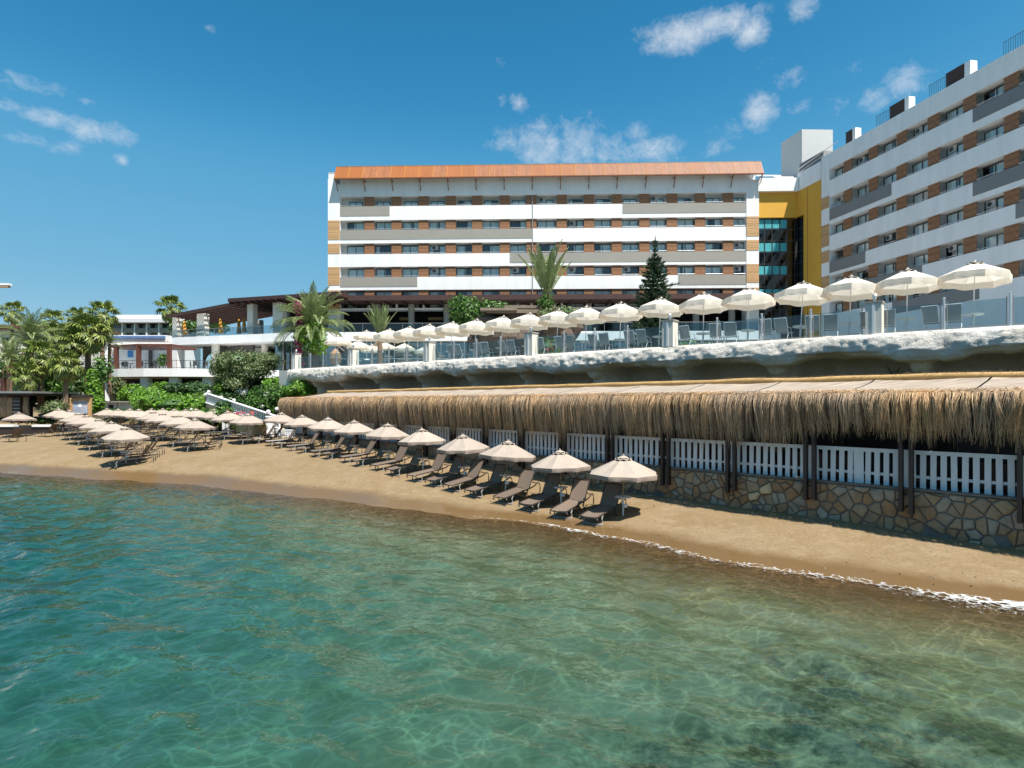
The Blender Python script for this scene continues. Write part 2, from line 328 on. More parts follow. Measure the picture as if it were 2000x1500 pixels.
def build_ground():
    ts = np.concatenate([[-600, -300, -150, -80, -50, -35, -25, -18, -13, -9], np.arange(-6, 80, .5), [82, 86, 92, 100, 120, 160, 250, 400, 700]])
    ns = np.concatenate([[-700, -400, -200, -100, -60, -40, -30, -24], np.arange(-20, -2, 1.0), np.arange(-2, 24, .25), [25, 27, 30, 35, 42, 52, 70, 110, 200, 400, 700]])
    T, Nn = np.meshgrid(ts, ns, indexing='ij'); Z = ground_tn(T, Nn)
    rng = np.random.default_rng(3)
    D = Nn-shore_n(T)
    amp = np.clip((D-.6)/2, 0, 1)*.018+np.clip(-D/6, 0, 1)*.03
    for _ in range(26):                                   # trodden, raked unevenness
        kx, ky, ph = rng.normal()*3.2, rng.normal()*3.2, rng.random()*6.28
        Z = Z+amp*.32*np.sin(kx*T+ky*Nn+ph)*np.clip((20-np.hypot(kx, ky)*2)/12, .2, 1)
    Z = Z+amp*.5*rng.normal(size=Z.shape)
    X = TD[0]*T+ND[0]*Nn; Y = TD[1]*T+ND[1]*Nn
    v = np.stack([X, Y, Z], -1).reshape(-1, 3); a, b = T.shape
    i = np.arange(a*b).reshape(a, b)
    f = np.stack([i[:-1, :-1], i[:-1, 1:], i[1:, 1:], i[1:, :-1]], -1).reshape(-1, 4)
    m, N, L, out = nodes('sand')
    p = N.new('ShaderNodeBsdfPrincipled'); tc = N.new('ShaderNodeTexCoord')
    def nz(scale, detail=5, rough=.6):
        q = N.new('ShaderNodeTexNoise'); q.inputs['Scale'].default_value = scale; q.inputs['Detail'].default_value = detail; q.inputs['Roughness'].default_value = rough; L.new(tc.outputs['Object'], q.inputs['Vector']); return q.outputs['Fac']
    def mix(f_, a_, b_):
        q = N.new('ShaderNodeMix'); q.data_type = 'RGBA'
        if isinstance(f_, float): q.inputs['Factor'].default_value = f_
        else: L.new(f_, q.inputs['Factor'])
        for k, c in ((6, a_), (7, b_)):
            if isinstance(c, tuple): q.inputs[k].default_value = (*c, 1)
            else: L.new(c, q.inputs[k])
        return q.outputs[2]
    def rng_(x, a_, b_):
        q = N.new('ShaderNodeMapRange'); q.inputs[1].default_value = a_; q.inputs[2].default_value = b_; L.new(x, q.inputs[0]); return q.outputs[0]
    dry = mix(rng_(nz(.6), .35, .65), (.24, .17, .088), (.285, .212, .128))
    dry = mix(rng_(nz(14, 6, .75), .4, .72), dry, (.185, .125, .065)); dry = mix(rng_(nz(2.3, 5, .7), .5, .78), dry, (.305, .23, .14))
    at = N.new('ShaderNodeAttribute'); at.attribute_name = 'wet'
    ad = N.new('ShaderNodeMath'); ad.operation = 'ADD'; L.new(at.outputs['Fac'], ad.inputs[0])
    mm = N.new('ShaderNodeMath'); mm.operation = 'MULTIPLY_ADD'; mm.inputs[1].default_value = .5; mm.inputs[2].default_value = -.25; L.new(nz(1.1, 4), mm.inputs[0]); L.new(mm.outputs[0], ad.inputs[1])
    wet = rng_(ad.outputs[0], .25, .75)
    col = mix(wet, dry, (.165, .10, .042))
    # sea floor: pale sand, weedy stony patches, and a shadow painted dark in the near corner
    fl = N.new('ShaderNodeAttribute'); fl.attribute_name = 'floor'
    bed = mix(rng_(nz(.9, 4), .4, .65), (.37, .315, .17), (.265, .23, .11))
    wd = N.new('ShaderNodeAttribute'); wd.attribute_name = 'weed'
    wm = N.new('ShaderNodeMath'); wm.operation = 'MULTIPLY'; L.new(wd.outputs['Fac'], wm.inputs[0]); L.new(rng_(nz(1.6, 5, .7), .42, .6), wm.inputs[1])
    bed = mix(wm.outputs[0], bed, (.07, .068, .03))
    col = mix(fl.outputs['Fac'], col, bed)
    so = N.new('ShaderNodeAttribute'); so.attribute_name = 'soil'
    col = mix(so.outputs['Fac'], col, mix(rng_(nz(1.5), .4, .6), (.09, .07, .04), (.05, .075, .02)))
    L.new(col, p.inputs['Base Color'])
    ro = N.new('ShaderNodeMapRange'); ro.inputs[3].default_value = .95; ro.inputs[4].default_value = .17; L.new(wet, ro.inputs[0]); L.new(ro.outputs[0], p.inputs['Roughness'])
    sp = N.new('ShaderNodeMapRange'); sp.inputs[3].default_value = .15; sp.inputs[4].default_value = .55; L.new(wet, sp.inputs[0]); L.new(sp.outputs[0], p.inputs['Specular IOR Level'])
    b1 = N.new('ShaderNodeBump'); b1.inputs['Distance'].default_value = .055; L.new(nz(4.2, 7, .72), b1.inputs['Height'])
    bs = N.new('ShaderNodeMapRange'); bs.inputs[3].default_value = .75; bs.inputs[4].default_value = .05; L.new(wet, bs.inputs[0]); L.new(bs.outputs[0], b1.inputs['Strength'])
    L.new(b1.outputs[0], p.inputs['Normal']); L.new(p.outputs[0], out.inputs[0])
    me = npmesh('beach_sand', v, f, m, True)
    def attr(name, val):
        q = me.attributes.new(name, 'FLOAT', 'POINT'); q.data.foreach_set('value', val.astype(np.float32).ravel())
    wetw = 1.5-.5*sst((T-20)/10)
    attr('wet', 1-np.clip((D-.35)/wetw, 0, 1)); attr('floor', sst((-D-.3)/2.5))
    wx, wy = X, Y
    weed = 1.1*np.exp(-((wx-6.6)/1.6)**2-((wy-7.6)/1.3)**2)+np.exp(-((wx-4.3)/2.6)**2-((wy-8.6)/1.4)**2)+.9*np.exp(-((wx-5.6)/1.4)**2-((wy-11.0)/1.2)**2)+.5*np.exp(-((wx-2.0)/2.0)**2-((wy-9.2)/1.0)**2)  # first patch stands in for a cast shadow, the others are weed
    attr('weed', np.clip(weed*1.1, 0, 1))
    attr('soil', np.maximum(sst((T-47)/6)*sst((Nn-15.9)/1.2), sst((Nn-21)/2)))
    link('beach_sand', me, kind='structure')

    # sea: one closed body of absorbing water with a rippled mirror surface
    m, N, L, out = nodes('sea_water')
    tc = N.new('ShaderNodeTexCoord')
    def vec(scale, loc=(0, 0, 0), rot=0):
        q = N.new('ShaderNodeMapping'); q.inputs['Scale'].default_value = scale; q.inputs['Rotation'].default_value = (0, 0, rot); L.new(tc.outputs['Object'], q.inputs[0]); return q.outputs[0]
    def noise_(v_, scale, detail, rough=.5, dist=0):
        q = N.new('ShaderNodeTexNoise'); q.inputs['Scale'].default_value = scale; q.inputs['Detail'].default_value = detail; q.inputs['Roughness'].default_value = rough; q.inputs['Distortion'].default_value = dist; L.new(v_, q.inputs['Vector']); return q
    a1 = noise_(vec((.55, 1.0, 1), rot=R(18)), 1.0, 1, .4, .2)
    a2 = noise_(vec((1, 1.4, 1), rot=R(-24)), 1.7, 1, .4, .4)
    a3 = noise_(vec((1, 1, 1)), 4.6, 1, .5, .3)
    def ma(op, x, y):
        q = N.new('ShaderNodeMath'); q.operation = op
        for k, z in ((0, x), (1, y)):
            if isinstance(z, float): q.inputs[k].default_value = z
            else: L.new(z, q.inputs[k])
        return q.outputs[0]
    h = ma('ADD', ma('MULTIPLY', a1.outputs['Fac'], .0), ma('ADD', ma('MULTIPLY', a2.outputs['Fac'], .042), ma('MULTIPLY', a3.outputs['Fac'], .016)))
    b = N.new('ShaderNodeBump'); b.inputs['Strength'].default_value = 1; b.inputs['Distance'].default_value = 1.0; L.new(h, b.inputs['Height'])
    fr = N.new('ShaderNodeFresnel'); fr.inputs['IOR'].default_value = 1.40; L.new(b.outputs[0], fr.inputs['Normal'])
    gl = N.new('ShaderNodeBsdfGlossy'); gl.inputs['Roughness'].default_value = .015; L.new(b.outputs[0], gl.inputs['Normal'])
    # caustic light painted into the water's transparency: a web of clearer lines
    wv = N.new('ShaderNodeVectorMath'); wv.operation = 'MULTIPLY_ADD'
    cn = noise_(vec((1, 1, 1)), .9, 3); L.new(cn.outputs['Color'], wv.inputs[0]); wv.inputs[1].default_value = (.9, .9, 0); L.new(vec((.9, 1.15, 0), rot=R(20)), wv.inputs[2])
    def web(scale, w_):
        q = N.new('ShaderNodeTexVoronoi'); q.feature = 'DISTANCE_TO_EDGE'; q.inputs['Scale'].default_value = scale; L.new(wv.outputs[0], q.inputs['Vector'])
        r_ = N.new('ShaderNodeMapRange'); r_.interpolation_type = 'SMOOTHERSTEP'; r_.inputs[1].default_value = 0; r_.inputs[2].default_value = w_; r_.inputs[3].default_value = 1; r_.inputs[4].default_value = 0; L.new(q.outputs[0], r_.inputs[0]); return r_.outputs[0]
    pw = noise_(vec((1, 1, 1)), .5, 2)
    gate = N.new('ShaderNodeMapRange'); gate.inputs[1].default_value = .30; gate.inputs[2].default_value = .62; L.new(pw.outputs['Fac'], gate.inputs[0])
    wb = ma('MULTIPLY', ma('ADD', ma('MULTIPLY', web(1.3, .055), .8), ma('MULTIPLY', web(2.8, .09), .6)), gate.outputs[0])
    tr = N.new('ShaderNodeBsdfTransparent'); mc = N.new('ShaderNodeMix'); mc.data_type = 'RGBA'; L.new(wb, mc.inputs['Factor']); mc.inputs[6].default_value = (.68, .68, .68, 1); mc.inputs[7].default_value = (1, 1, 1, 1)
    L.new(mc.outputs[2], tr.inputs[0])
    ms = N.new('ShaderNodeMixShader'); L.new(fr.outputs[0], ms.inputs[0]); L.new(tr.outputs[0], ms.inputs[1]); L.new(gl.outputs[0], ms.inputs[2]); L.new(ms.outputs[0], out.inputs['Surface'])
    vo = N.new('ShaderNodeVolumeAbsorption'); vo.inputs['Color'].default_value = (.50, .865, .94, 1); vo.inputs['Density'].default_value = .62; L.new(vo.outputs[0], out.inputs['Volume'])
    q = MB(); cs = [TN(-650, -650), TN(650, -650), TN(650, 30), TN(-650, 30)]
    cs = cs[::-1] if (cs[1]-cs[0]).cross(cs[2]-cs[0]).z < 0 else cs
    # its top carries the small waves of the bay: a sum of many wave trains, fading to flat far out
    ts = np.concatenate([[-650, -200, -60, -30], np.arange(-14, 62, .11), [64, 70, 90, 200, 650]]); ns = np.concatenate([[-650, -200, -60, -36], np.arange(-24, 17, .11), [17.5, 19, 30]])
    T, Nn = np.meshgrid(ts, ns, indexing='ij'); g = np.random.default_rng(17); Hh = np.zeros_like(T)
    gust = .75+.25*np.sin(T*.21+1.3*np.sin(Nn*.17))*np.sin(Nn*.26+.9*np.sin(T*.13+2))
    for k in range(46):
        lam = .40*(4.6/.40)**g.random(); th = math.pi/2+g.normal()*.62; kk = 2*math.pi/lam; sl_ = .185*math.sqrt(2/46)*(1.15 if lam < 1.6 else .75)
        ph = g.random()*6.28; X_ = T*math.cos(th)+Nn*math.sin(th)
        Hh += sl_/kk*np.sin(kk*X_+ph+.5*np.sin(T*.31+ph)+.4*np.sin(Nn*.23+2*ph))
    fade = sst((T+14)/5)*sst((62-T)/6)*sst((Nn+24)/5); Dn = shore_n(T)-Nn
    Hh = Hh*gust*fade*np.clip(.25+Dn/3, .12, 1)
    X = TD[0]*T+ND[0]*Nn; Y = TD[1]*T+ND[1]*Nn; a, b = T.shape; i = np.arange(a*b).reshape(a, b)
    v = np.stack([X, Y, Hh], -1).reshape(-1, 3); f = np.stack([i[:-1, :-1], i[:-1, 1:], i[1:, 1:], i[1:, :-1]], -1).reshape(-1, 4)
    n0 = len(v); low = []; ids = {}
    rimi = list(i[:, 0])+list(i[-1, 1:])+list(i[-2::-1, -1])+list(i[0, -2:0:-1])
    vb = v[rimi].copy(); vb[:, 2] = -4; m_ = len(rimi); R_ = np.array(rimi); nx = np.roll(R_, -1); bi = n0+np.arange(m_); bn = np.roll(bi, -1)
    side = np.stack([R_, nx, bn, bi], -1)
    c4 = [n0+rimi.index(i[0, 0]), n0+rimi.index(i[-1, 0]), n0+rimi.index(i[-1, -1]), n0+rimi.index(i[0, -1])]
    if np.cross(v[f[0, 1]]-v[f[0, 0]], v[f[0, 2]]-v[f[0, 0]])[2] < 0: f = f[:, ::-1]
    me = npmesh('sea_water', np.concatenate([v, vb]), np.concatenate([f, side, [c4]]), m, True)
    link('sea_water', me, kind='structure')

    # lacy foam where the wave runs out
    m, N, L, out = nodes('foam')
    tc = N.new('ShaderNodeTexCoord')
    n1 = N.new('ShaderNodeTexNoise'); n1.inputs['Scale'].default_value = 8; n1.inputs['Detail'].default_value = 6; n1.inputs['Roughness'].default_value = .7; n1.inputs['Distortion'].default_value = 1.2; L.new(tc.outputs['Object'], n1.inputs['Vector'])
    vv = N.new('ShaderNodeTexVoronoi'); vv.feature = 'DISTANCE_TO_EDGE'; vv.inputs['Scale'].default_value = 4.5; L.new(tc.outputs['Object'], vv.inputs['Vector'])
    at = N.new('ShaderNodeAttribute'); at.attribute_name = 'lace'
    s1 = N.new('ShaderNodeMath'); s1.operation = 'SUBTRACT'; L.new(n1.outputs['Fac'], s1.inputs[0]); L.new(vv.outputs[0], s1.inputs[1])
    s2 = N.new('ShaderNodeMath'); s2.operation = 'ADD'; L.new(s1.outputs[0], s2.inputs[0]); L.new(at.outputs['Fac'], s2.inputs[1])
    rp = N.new('ShaderNodeMapRange'); rp.inputs[1].default_value = .62; rp.inputs[2].default_value = .90; L.new(s2.outputs[0], rp.inputs[0])
    df = N.new('ShaderNodeBsdfDiffuse'); df.inputs[0].default_value = (.72, .72, .71, 1); tt = N.new('ShaderNodeBsdfTransparent')
    ms = N.new('ShaderNodeMixShader'); L.new(rp.outputs[0], ms.inputs[0]); L.new(tt.outputs[0], ms.inputs[1]); L.new(df.outputs[0], ms.inputs[2]); L.new(ms.outputs[0], out.inputs[0])
    tt_ = np.arange(-8, 40, .15); K = 9; v = []; lace = []
    for t in tt_:
        sn = float(shore_n(t)); k0 = mnoise.noise(Vector((t*.35, 3.1, 0)))
        strong = np.interp(t, [-8, 0, 3, 5, 9, 11.5, 14.5, 17, 22, 40], [.31, .30, .26, .16, .12, .14, .21, .08, -.05, -.06])
        wdt = np.interp(t, [-8, 3, 9, 13, 17, 40], [1.6, 1.4, 1.2, .6, .3, .2])*(1+.5*k0)
        for k in range(K):
            e = k/(K-1); n = sn+.16+.10*mnoise.noise(Vector((t*1.3, 0, 7)))-e*wdt
            v.append(tuple(TN(t, n, max(float(ground_tn(t, n)), 0)+.022)))
            lace.append(strong+.30*(1-e)**3*(.6+.4*k0)-.22*e**1.2-(0.5 if k == K-1 else 0)-(.12 if k == 0 else 0))
    v = np.array(v); n_ = len(tt_); i = np.arange(n_*K).reshape(n_, K)
    f = np.stack([i[:-1, :-1], i[1:, :-1], i[1:, 1:], i[:-1, 1:]], -1).reshape(-1, 4)
    me = npmesh('sea_foam', v, f, m, True); q = me.attributes.new('lace', 'FLOAT', 'POINT'); q.data.foreach_set('value', np.array(lace, dtype=np.float32))
    link('sea_foam', me, kind='stuff', label='white lacy foam where the small wave runs out on sand')
build_ground()
def strandline():
    """shell grit, twigs and dried weed left along the tide line and scattered over the sand"""
    g = np.random.default_rng(77); V = []; F = []
    for k in range(900):
        t = -4+50*g.random(); d = .9+.35*g.normal() if g.random() < .45 else .8+6*g.random()**1.3
        n = float(shore_n(t))+max(.5, d)
        if n > 19.4: continue
        p = TN(t, n, float(ground_tn(t, n))+.006); a = g.random()*6.28; l = .01+.035*g.random()**3; w = l*(.3+.5*g.random()); u = Vector((math.cos(a), math.sin(a), 0)); s = Vector((-u.y, u.x, 0)); o = len(V)
        V += [p-u*l, p-s*w, p+u*l, p+s*w, p+Vector((0, 0, .012+l*.25))]; F += [(o, o+1, o+4), (o+1, o+2, o+4), (o+2, o+3, o+4), (o+3, o, o+4)]
    link('beach_debris', npmesh('beach_debris', np.array(V), np.array(F), M('shell_grit', (.16, .12, .085), .9, island=.9)), kind='stuff', label='shell grit and dried weed scattered along the tide line')
strandline()

# ------------------------------------------------------------------ rubble wall with picket fence and thatched pavilion
def clip(poly, px, py, qx, qy):
    """part of poly nearer to p than to q"""
    mx, my, dx, dy = (px+qx)/2, (py+qy)/2, qx-px, qy-py; o = []
    for i in range(len(poly)):
        a, b = poly[i], poly[(i+1) % len(poly)]
        da = (a[0]-mx)*dx+(a[1]-my)*dy; db = (b[0]-mx)*dx+(b[1]-my)*dy
        if da <= 0: o.append(a)
        if da*db < 0: k = da/(da-db); o.append((a[0]+(b[0]-a[0])*k, a[1]+(b[1]-a[1])*k))
    return o
def build_wall():
    base = TN(10, 19.8, .4); root = thing('stone_wall', 'low rubble wall of ochre stones in grey mortar carrying the picket fence', 'stone wall', base, worldcoords=True)
    Z1 = 1.70
    mb = MB(); mb.hexa([TN(48, 19.77, -.3), TN(-6, 19.77, -.3), TN(-6, 20.2, -.3), TN(48, 20.2, -.3), TN(48, 19.77, Z1), TN(-6, 19.77, Z1), TN(-6, 20.2, Z1), TN(48, 20.2, Z1)])
    mb.build('mortar_bed', MT['mortar'], root)
    mb = MB(); mb.hexa([TN(48, 19.70, Z1), TN(-6, 19.70, Z1), TN(-6, 20.22, Z1), TN(48, 20.22, Z1), TN(48, 19.70, Z1+.05), TN(-6, 19.70, Z1+.05), TN(-6, 20.22, Z1+.05), TN(48, 20.22, Z1+.05)])
    mb.build('coping', MT['mortar'], root)
    rng = random.Random(11)
    pts = []
    t = -1.2
    while t < 47.5:
        cell = .335 if t < 20 else .75
        z = .28
        while z < Z1+.1:
            pts.append((t+rng.uniform(-.24, .24)*cell/.42, z+rng.uniform(-.21, .21), cell)); z += cell*.82
        t += cell
    back = MB(); nst = 0
    for i, (x, z, c) in enumerate(pts):
        poly = [(x-1, 0), (x+1, 0), (x+1, Z1-.03), (x-1, Z1-.03)]
        poly = [(a, max(b, -.2)) for a, b in poly]
        for j, (x2, z2, c2) in enumerate(pts):
            if j != i and abs(x2-x) < 1.7 and abs(z2-z) < 1.7: poly = clip(poly, x, z, x2, z2)
            if len(poly) < 3: break
        if len(poly) < 3: continue
        cx = sum(p[0] for p in poly)/len(poly); cz = sum(p[1] for p in poly)/len(poly)
        ext = max(math.hypot(p[0]-cx, p[1]-cz) for p in poly)
        if ext < .10: continue
        if cz < .62 and rng.random() < .3: continue            # plaster left bare along the foot
        def ring(inset, n):
            o = []
            for p in poly:
                d = math.hypot(p[0]-cx, p[1]-cz) or 1; k = max(0, 1-inset/d)
                o.append(tuple(TN(cx+(p[0]-cx)*k, 0, cz+(p[1]-cz)*k)+Vector((ND[0]*n, ND[1]*n, 0))))
            return o
        pr = rng.uniform(.03, .085); big = (abs(cx-9.2) < .35 and 1.0 < cz < 1.45)
        if big: pr = .16
        r0, r1, r2 = ring(.022, 19.80), ring(.026, 19.77-pr*.6), ring(.075, 19.77-pr)
        k = len(poly); vs = r0+r1+r2
        fs = [(a, (a+1) % k, k+(a+1) % k, k+a) for a in range(k)]+[(k+a, k+(a+1) % k, 2*k+(a+1) % k, 2*k+a) for a in range(k)]+[tuple(range(2*k, 3*k))]
        mm = MT['pale_stone'] if big else rng.choice(STONES)
        if abs((cx-2.5+1.29) % 2.58-1.29) < .28 and cz < 1.2: mm = STONES[2]
        if cx < 20 and nst < 296: MB().add(vs, fs).build('stone', mm, root); nst += 1
        else: back.add(vs, fs)
    o = back.build('stones', STONES[1], root, kind='stuff')
    # fence
    fr = thing('picket_fence', 'white picket fence along the top of the rubble wall under the thatch', 'fence', TN(10, 19.9, 1.75), worldcoords=True)
    pk = MB(); pk.box((0, 0, .5), (.14, .03, 1.0)); me = pk.mesh('picket', MT['picket'])
    rz = math.atan2(TD[1], TD[0]); b0 = TN(10, 19.9, 1.75)
    for k in range(-2, 18):
        t0 = 2.5+2.58*k+.03; t1 = t0+2.58-.06
        if t1 > 47: t1 = 46.9
        n = 11
        for j in range(n):
            t = t0+.06+(t1-t0-.12)*j/(n-1)
            w = 1.9 if (k == 1 and j == 5) else 1
            o = link('picket', me, fr, local=True); o.location = TN(t, 19.9+rng.uniform(-.004, .004), 1.753)-b0; o.rotation_euler = (rng.uniform(-.012, .012), rng.uniform(-.012, .012), rz); o.scale = (w, 1, 1)
        mb = MB(); mb.hexa([TN(t1, 19.875, 2.69), TN(t0, 19.875, 2.69), TN(t0, 19.925, 2.69), TN(t1, 19.925, 2.69), TN(t1, 19.875, 2.80), TN(t0, 19.875, 2.80), TN(t0, 19.925, 2.80), TN(t1, 19.925, 2.80)])
        mb.hexa([TN(t1, 19.93, 2.02), TN(t0, 19.93, 2.02), TN(t0, 19.97, 2.02), TN(t1, 19.97, 2.02), TN(t1, 19.93, 2.10), TN(t0, 19.93, 2.10), TN(t0, 19.97, 2.10), TN(t1, 19.97, 2.10)])
        mb.build('rail', MT['picket'], fr)
build_wall()

EDGE_N, RIDGE_N, EDGE_Z, RIDGE_Z = 19.30, 22.28, 4.38, 4.86
def build_pavilion():
    base = TN(10, 21, 1.75); root = thing('thatched_pavilion', 'long beach pavilion with straw fringed roof on dark paired posts', 'pavilion', base, worldcoords=True)
    rng = random.Random(5)
    # floor of the pavilion
    mb = MB(); mb.hexa([TN(47, 20.23, 1.5), TN(-6, 20.23, 1.5), TN(-6, 27, 1.5), TN(47, 23, 1.5), TN(47, 20.23, 1.72), TN(-6, 20.23, 1.72), TN(-6, 27, 1.72), TN(47, 23, 1.72)]); mb.build('floor', MT['wood_dark'], root)
    for k in range(-2, 18):
        tc_ = 2.5+2.58*k
        for s in (-1, 1):
            mb = MB(); t0, t1 = tc_+s*.125-.05, tc_+s*.125+.05
            zb = 1.10+rng.uniform(-.06, .06)
            mb.hexa([TN(t1, 19.53, zb), TN(t0, 19.53, zb), TN(t0, 19.69, zb), TN(t1, 19.69, zb), TN(t1, 19.53, 4.33), TN(t0, 19.53, 4.33), TN(t0, 19.69, 4.33), TN(t1, 19.69, 4.33)]); mb.build('post', MT['wood_dark'], root)
        mb = MB(); mb.tube([TN(tc_, 19.45, 4.30), TN(tc_, 22.4, 4.76)], .06, 5); mb.build('rafter', MT['wood_dark'], root)
        mb = MB(); mb.tube([TN(tc_, 22.3, 1.72), TN(tc_, 22.3, 4.75)], .07, 6); mb.build('rear_post', MT['wood_dark'], root)
    mb = MB(); mb.tube([TN(-6, 19.6, 4.27), TN(47, 19.6, 4.27)], .07, 5); mb.build('eave_beam', MT['wood_dark'], root)
    # reed mats
    t = -6.0
    while t < 46.5:
        w = min(3.2+rng.uniform(-.25, .25), 46.9-t); mb = MB(); NU, NV = 8, 5; sk = 0
        for i in range(NU+1):
            for j in range(NV+1):
                a, b = i/NU, j/NV
                tt = t+.03+(w-.06)*a-.02*b; n = EDGE_N+(RIDGE_N-EDGE_N)*b
                if t > 42: tt -= b*1.3*max(0, a-.3)
                z = EDGE_Z+(RIDGE_Z-EDGE_Z)*b-.05*math.sin(math.pi*b)+.035*mnoise.noise(Vector((tt*.8, n*.9, 2)))+.03*(2*abs(a-.5))**4
                mb.v.append(tuple(TN(tt, n, z)))
        for i in range(NU):
            for j in range(NV):
                q = i*(NV+1)+j; mb.f.append((q, q+1, q+NV+2, q+NV+1))
        mb.build('reed_mat', MT['reed'], root, smooth=True)
        mb = MB(); mb.tube([TN(t+w, EDGE_N+.05, EDGE_Z-.03), TN(t+w-.02, (EDGE_N+RIDGE_N)/2, (EDGE_Z+RIDGE_Z)/2-.05), TN(t+w-.03, RIDGE_N, RIDGE_Z-.03)], .025, 4); mb.build('seam_batten', MT['wood_dark'], root)
        t += w
    # straw roll on the ridge
    pts = [TN(tt, RIDGE_N-.02+.03*mnoise.noise(Vector((tt, 9, 1))), RIDGE_Z+.05+.05*mnoise.noise(Vector((tt*.5, 4, 0)))) for tt in np.arange(-6, 45.8, .35)]
    mb = MB(); mb.tube(pts, .115, 7); mb.build('ridge_roll', MT['thatch_top'], root, smooth=True)
    g = np.random.default_rng(8)
    # strands: straw hanging over the eave, in uneven bunches
    V = []; F = []
    def strand(p, w):          # p: (k,3) centre line, w: (3,) half width direction
        o = len(V); k = len(p)
        for i, q in enumerate(p):
            s = 1-.6*i/(k-1); V.append(q-w*s); V.append(q+w*s)
        for i in range(k-1): F.append((o+2*i, o+2*i+1, o+2*i+3, o+2*i+2))
    td = np.array([TD[0], TD[1], 0]); nd = np.array([ND[0], ND[1], 0]); up = np.array([0, 0, 1.0])
    def lenat(t):
        l = np.interp(t, [-6, 0, 3, 6.0, 7.2, 8.2, 10, 16, 26, 47], [1.4, 1.4, 1.38, 1.25, 1.35, 1.65, 1.7, 1.8, 1.85, 1.9])
        return l*(1+.10*mnoise.noise(Vector((t*.9, 1.7, 0))))
    t = -6.0
    while t < 47.1:            # bunches
        L0 = lenat(t)*(.74+.34*g.random()); lean = g.normal()*.10; out = .05+.16*g.random()
        for _ in range(18):
            tt = t+g.normal()*.030; L_ = L0*(.70+.36*g.random()); le = lean+g.normal()*.05; ou = out+g.normal()*.05
            start = .12+.32*g.random()**1.5
            p0 = td*tt+nd*(EDGE_N+start)+up*(EDGE_Z+.02+start*.16+.05*g.random())
            p1 = td*(tt+le*.1)+nd*(EDGE_N-.08-ou*.6)+up*(EDGE_Z+.03-.04*g.random())
            p2 = td*(tt+le*.4)+nd*(EDGE_N-.17-ou)+up*(EDGE_Z-L_*.24)
            p3 = td*(tt+le*.8)+nd*(EDGE_N-.09-ou*.9)+up*(EDGE_Z-L_*.65)
            p4 = td*(tt+le*1.15+g.normal()*.04)+nd*(EDGE_N-.05-ou*.6+g.normal()*.03)+up*(EDGE_Z-L_)
            a = g.normal()*.6; w = (td*math.cos(a)+nd*math.sin(a))*(.0035+.005*g.random())
            strand([p0, p1, p2, p3, p4], w)
        t += .042+.04*g.random()
    # bristling cut ends along the top of the eave
    for _ in range(12000):
        tt = -6+53*g.random(); s = .02+.5*g.random()**1.3
        p0 = td*tt+nd*(EDGE_N+s)+up*(EDGE_Z+.03+s*.15); d = td*g.normal()*.10-nd*(.16+.12*g.random())+up*(.10*g.random())
        a = g.normal()*.5; w = (td*math.cos(a)+up*math.sin(a))*.008
        strand([p0, p0+d*.6, p0+d+up*(-.05)], w)
    # the end of the roof, turning the corner
    e0 = TN(46.9, EDGE_N, EDGE_Z); e1 = TN(45.6, RIDGE_N, RIDGE_Z); ed = np.array(e1-e0); el = np.linalg.norm(ed[:2]); ed /= el; on = np.array([-ND[0], -ND[1], 0])*.0+td
    for _ in range(900):
        s = el*g.random(); p = np.array(e0)+ed*s; L_ = 1.8*(.6+.4*g.random())*(1-.25*s/el); ou = .05+.12*g.random()
        q = [p-on*.25*g.random()+up*.05, p+on*ou*.5+up*.05, p+on*(ou+.08)-up*L_*.3, p+on*(ou+.1)-up*L_*.65, p+on*(ou+.06)-up*L_]
        a = g.normal()*.6; w = (nd*math.cos(a)+td*math.sin(a))*(.008+.010*g.random()); strand(q, w)
    # ridge bristles
    for _ in range(5200):
        tt = -6+51.6*g.random(); p0 = td*tt+nd*RIDGE_N+up*(RIDGE_Z+.05+.05*mnoise.noise(Vector((tt*.5, 4, 0))))
        d = td*g.normal()*.12+nd*g.normal()*.08+up*(.07+.11*g.random()); w = (td*.3+nd*.3)*.022
        strand([p0, p0+d*.6, p0+d*1.0], w)
    ks = {}
    vv = np.array(V); me = npmesh('straw_fringe', vv, np.array(F), MT['thatch'])
    link('straw_fringe', me, root, kind='stuff')
    for k in range(20):  # added dark panels close off the back and darken the interior
        t0 = -6+k*2.62; mb = MB(); t1 = min(t0+2.6, 45)
        if t1 > t0: mb.hexa([TN(t1, 22.42, 1.72), TN(t0, 22.42, 1.72), TN(t0, 22.5, 1.72), TN(t1, 22.5, 1.72), TN(t1, 22.42, 4.7), TN(t0, 22.42, 4.7), TN(t0, 22.5, 4.7), TN(t1, 22.5, 4.7)]); mb.build('shade_panel', MT['dark'] if k % 3 else MT['wood_dark'], root)
    # bench backs in front of the added dark panels
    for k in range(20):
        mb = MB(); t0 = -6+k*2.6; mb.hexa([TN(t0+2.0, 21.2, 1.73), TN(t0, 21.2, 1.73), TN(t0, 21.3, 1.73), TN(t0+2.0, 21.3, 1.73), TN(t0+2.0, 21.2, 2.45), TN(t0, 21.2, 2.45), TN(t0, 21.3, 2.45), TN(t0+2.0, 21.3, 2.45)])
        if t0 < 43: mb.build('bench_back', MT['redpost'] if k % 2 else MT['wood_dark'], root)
build_pavilion()

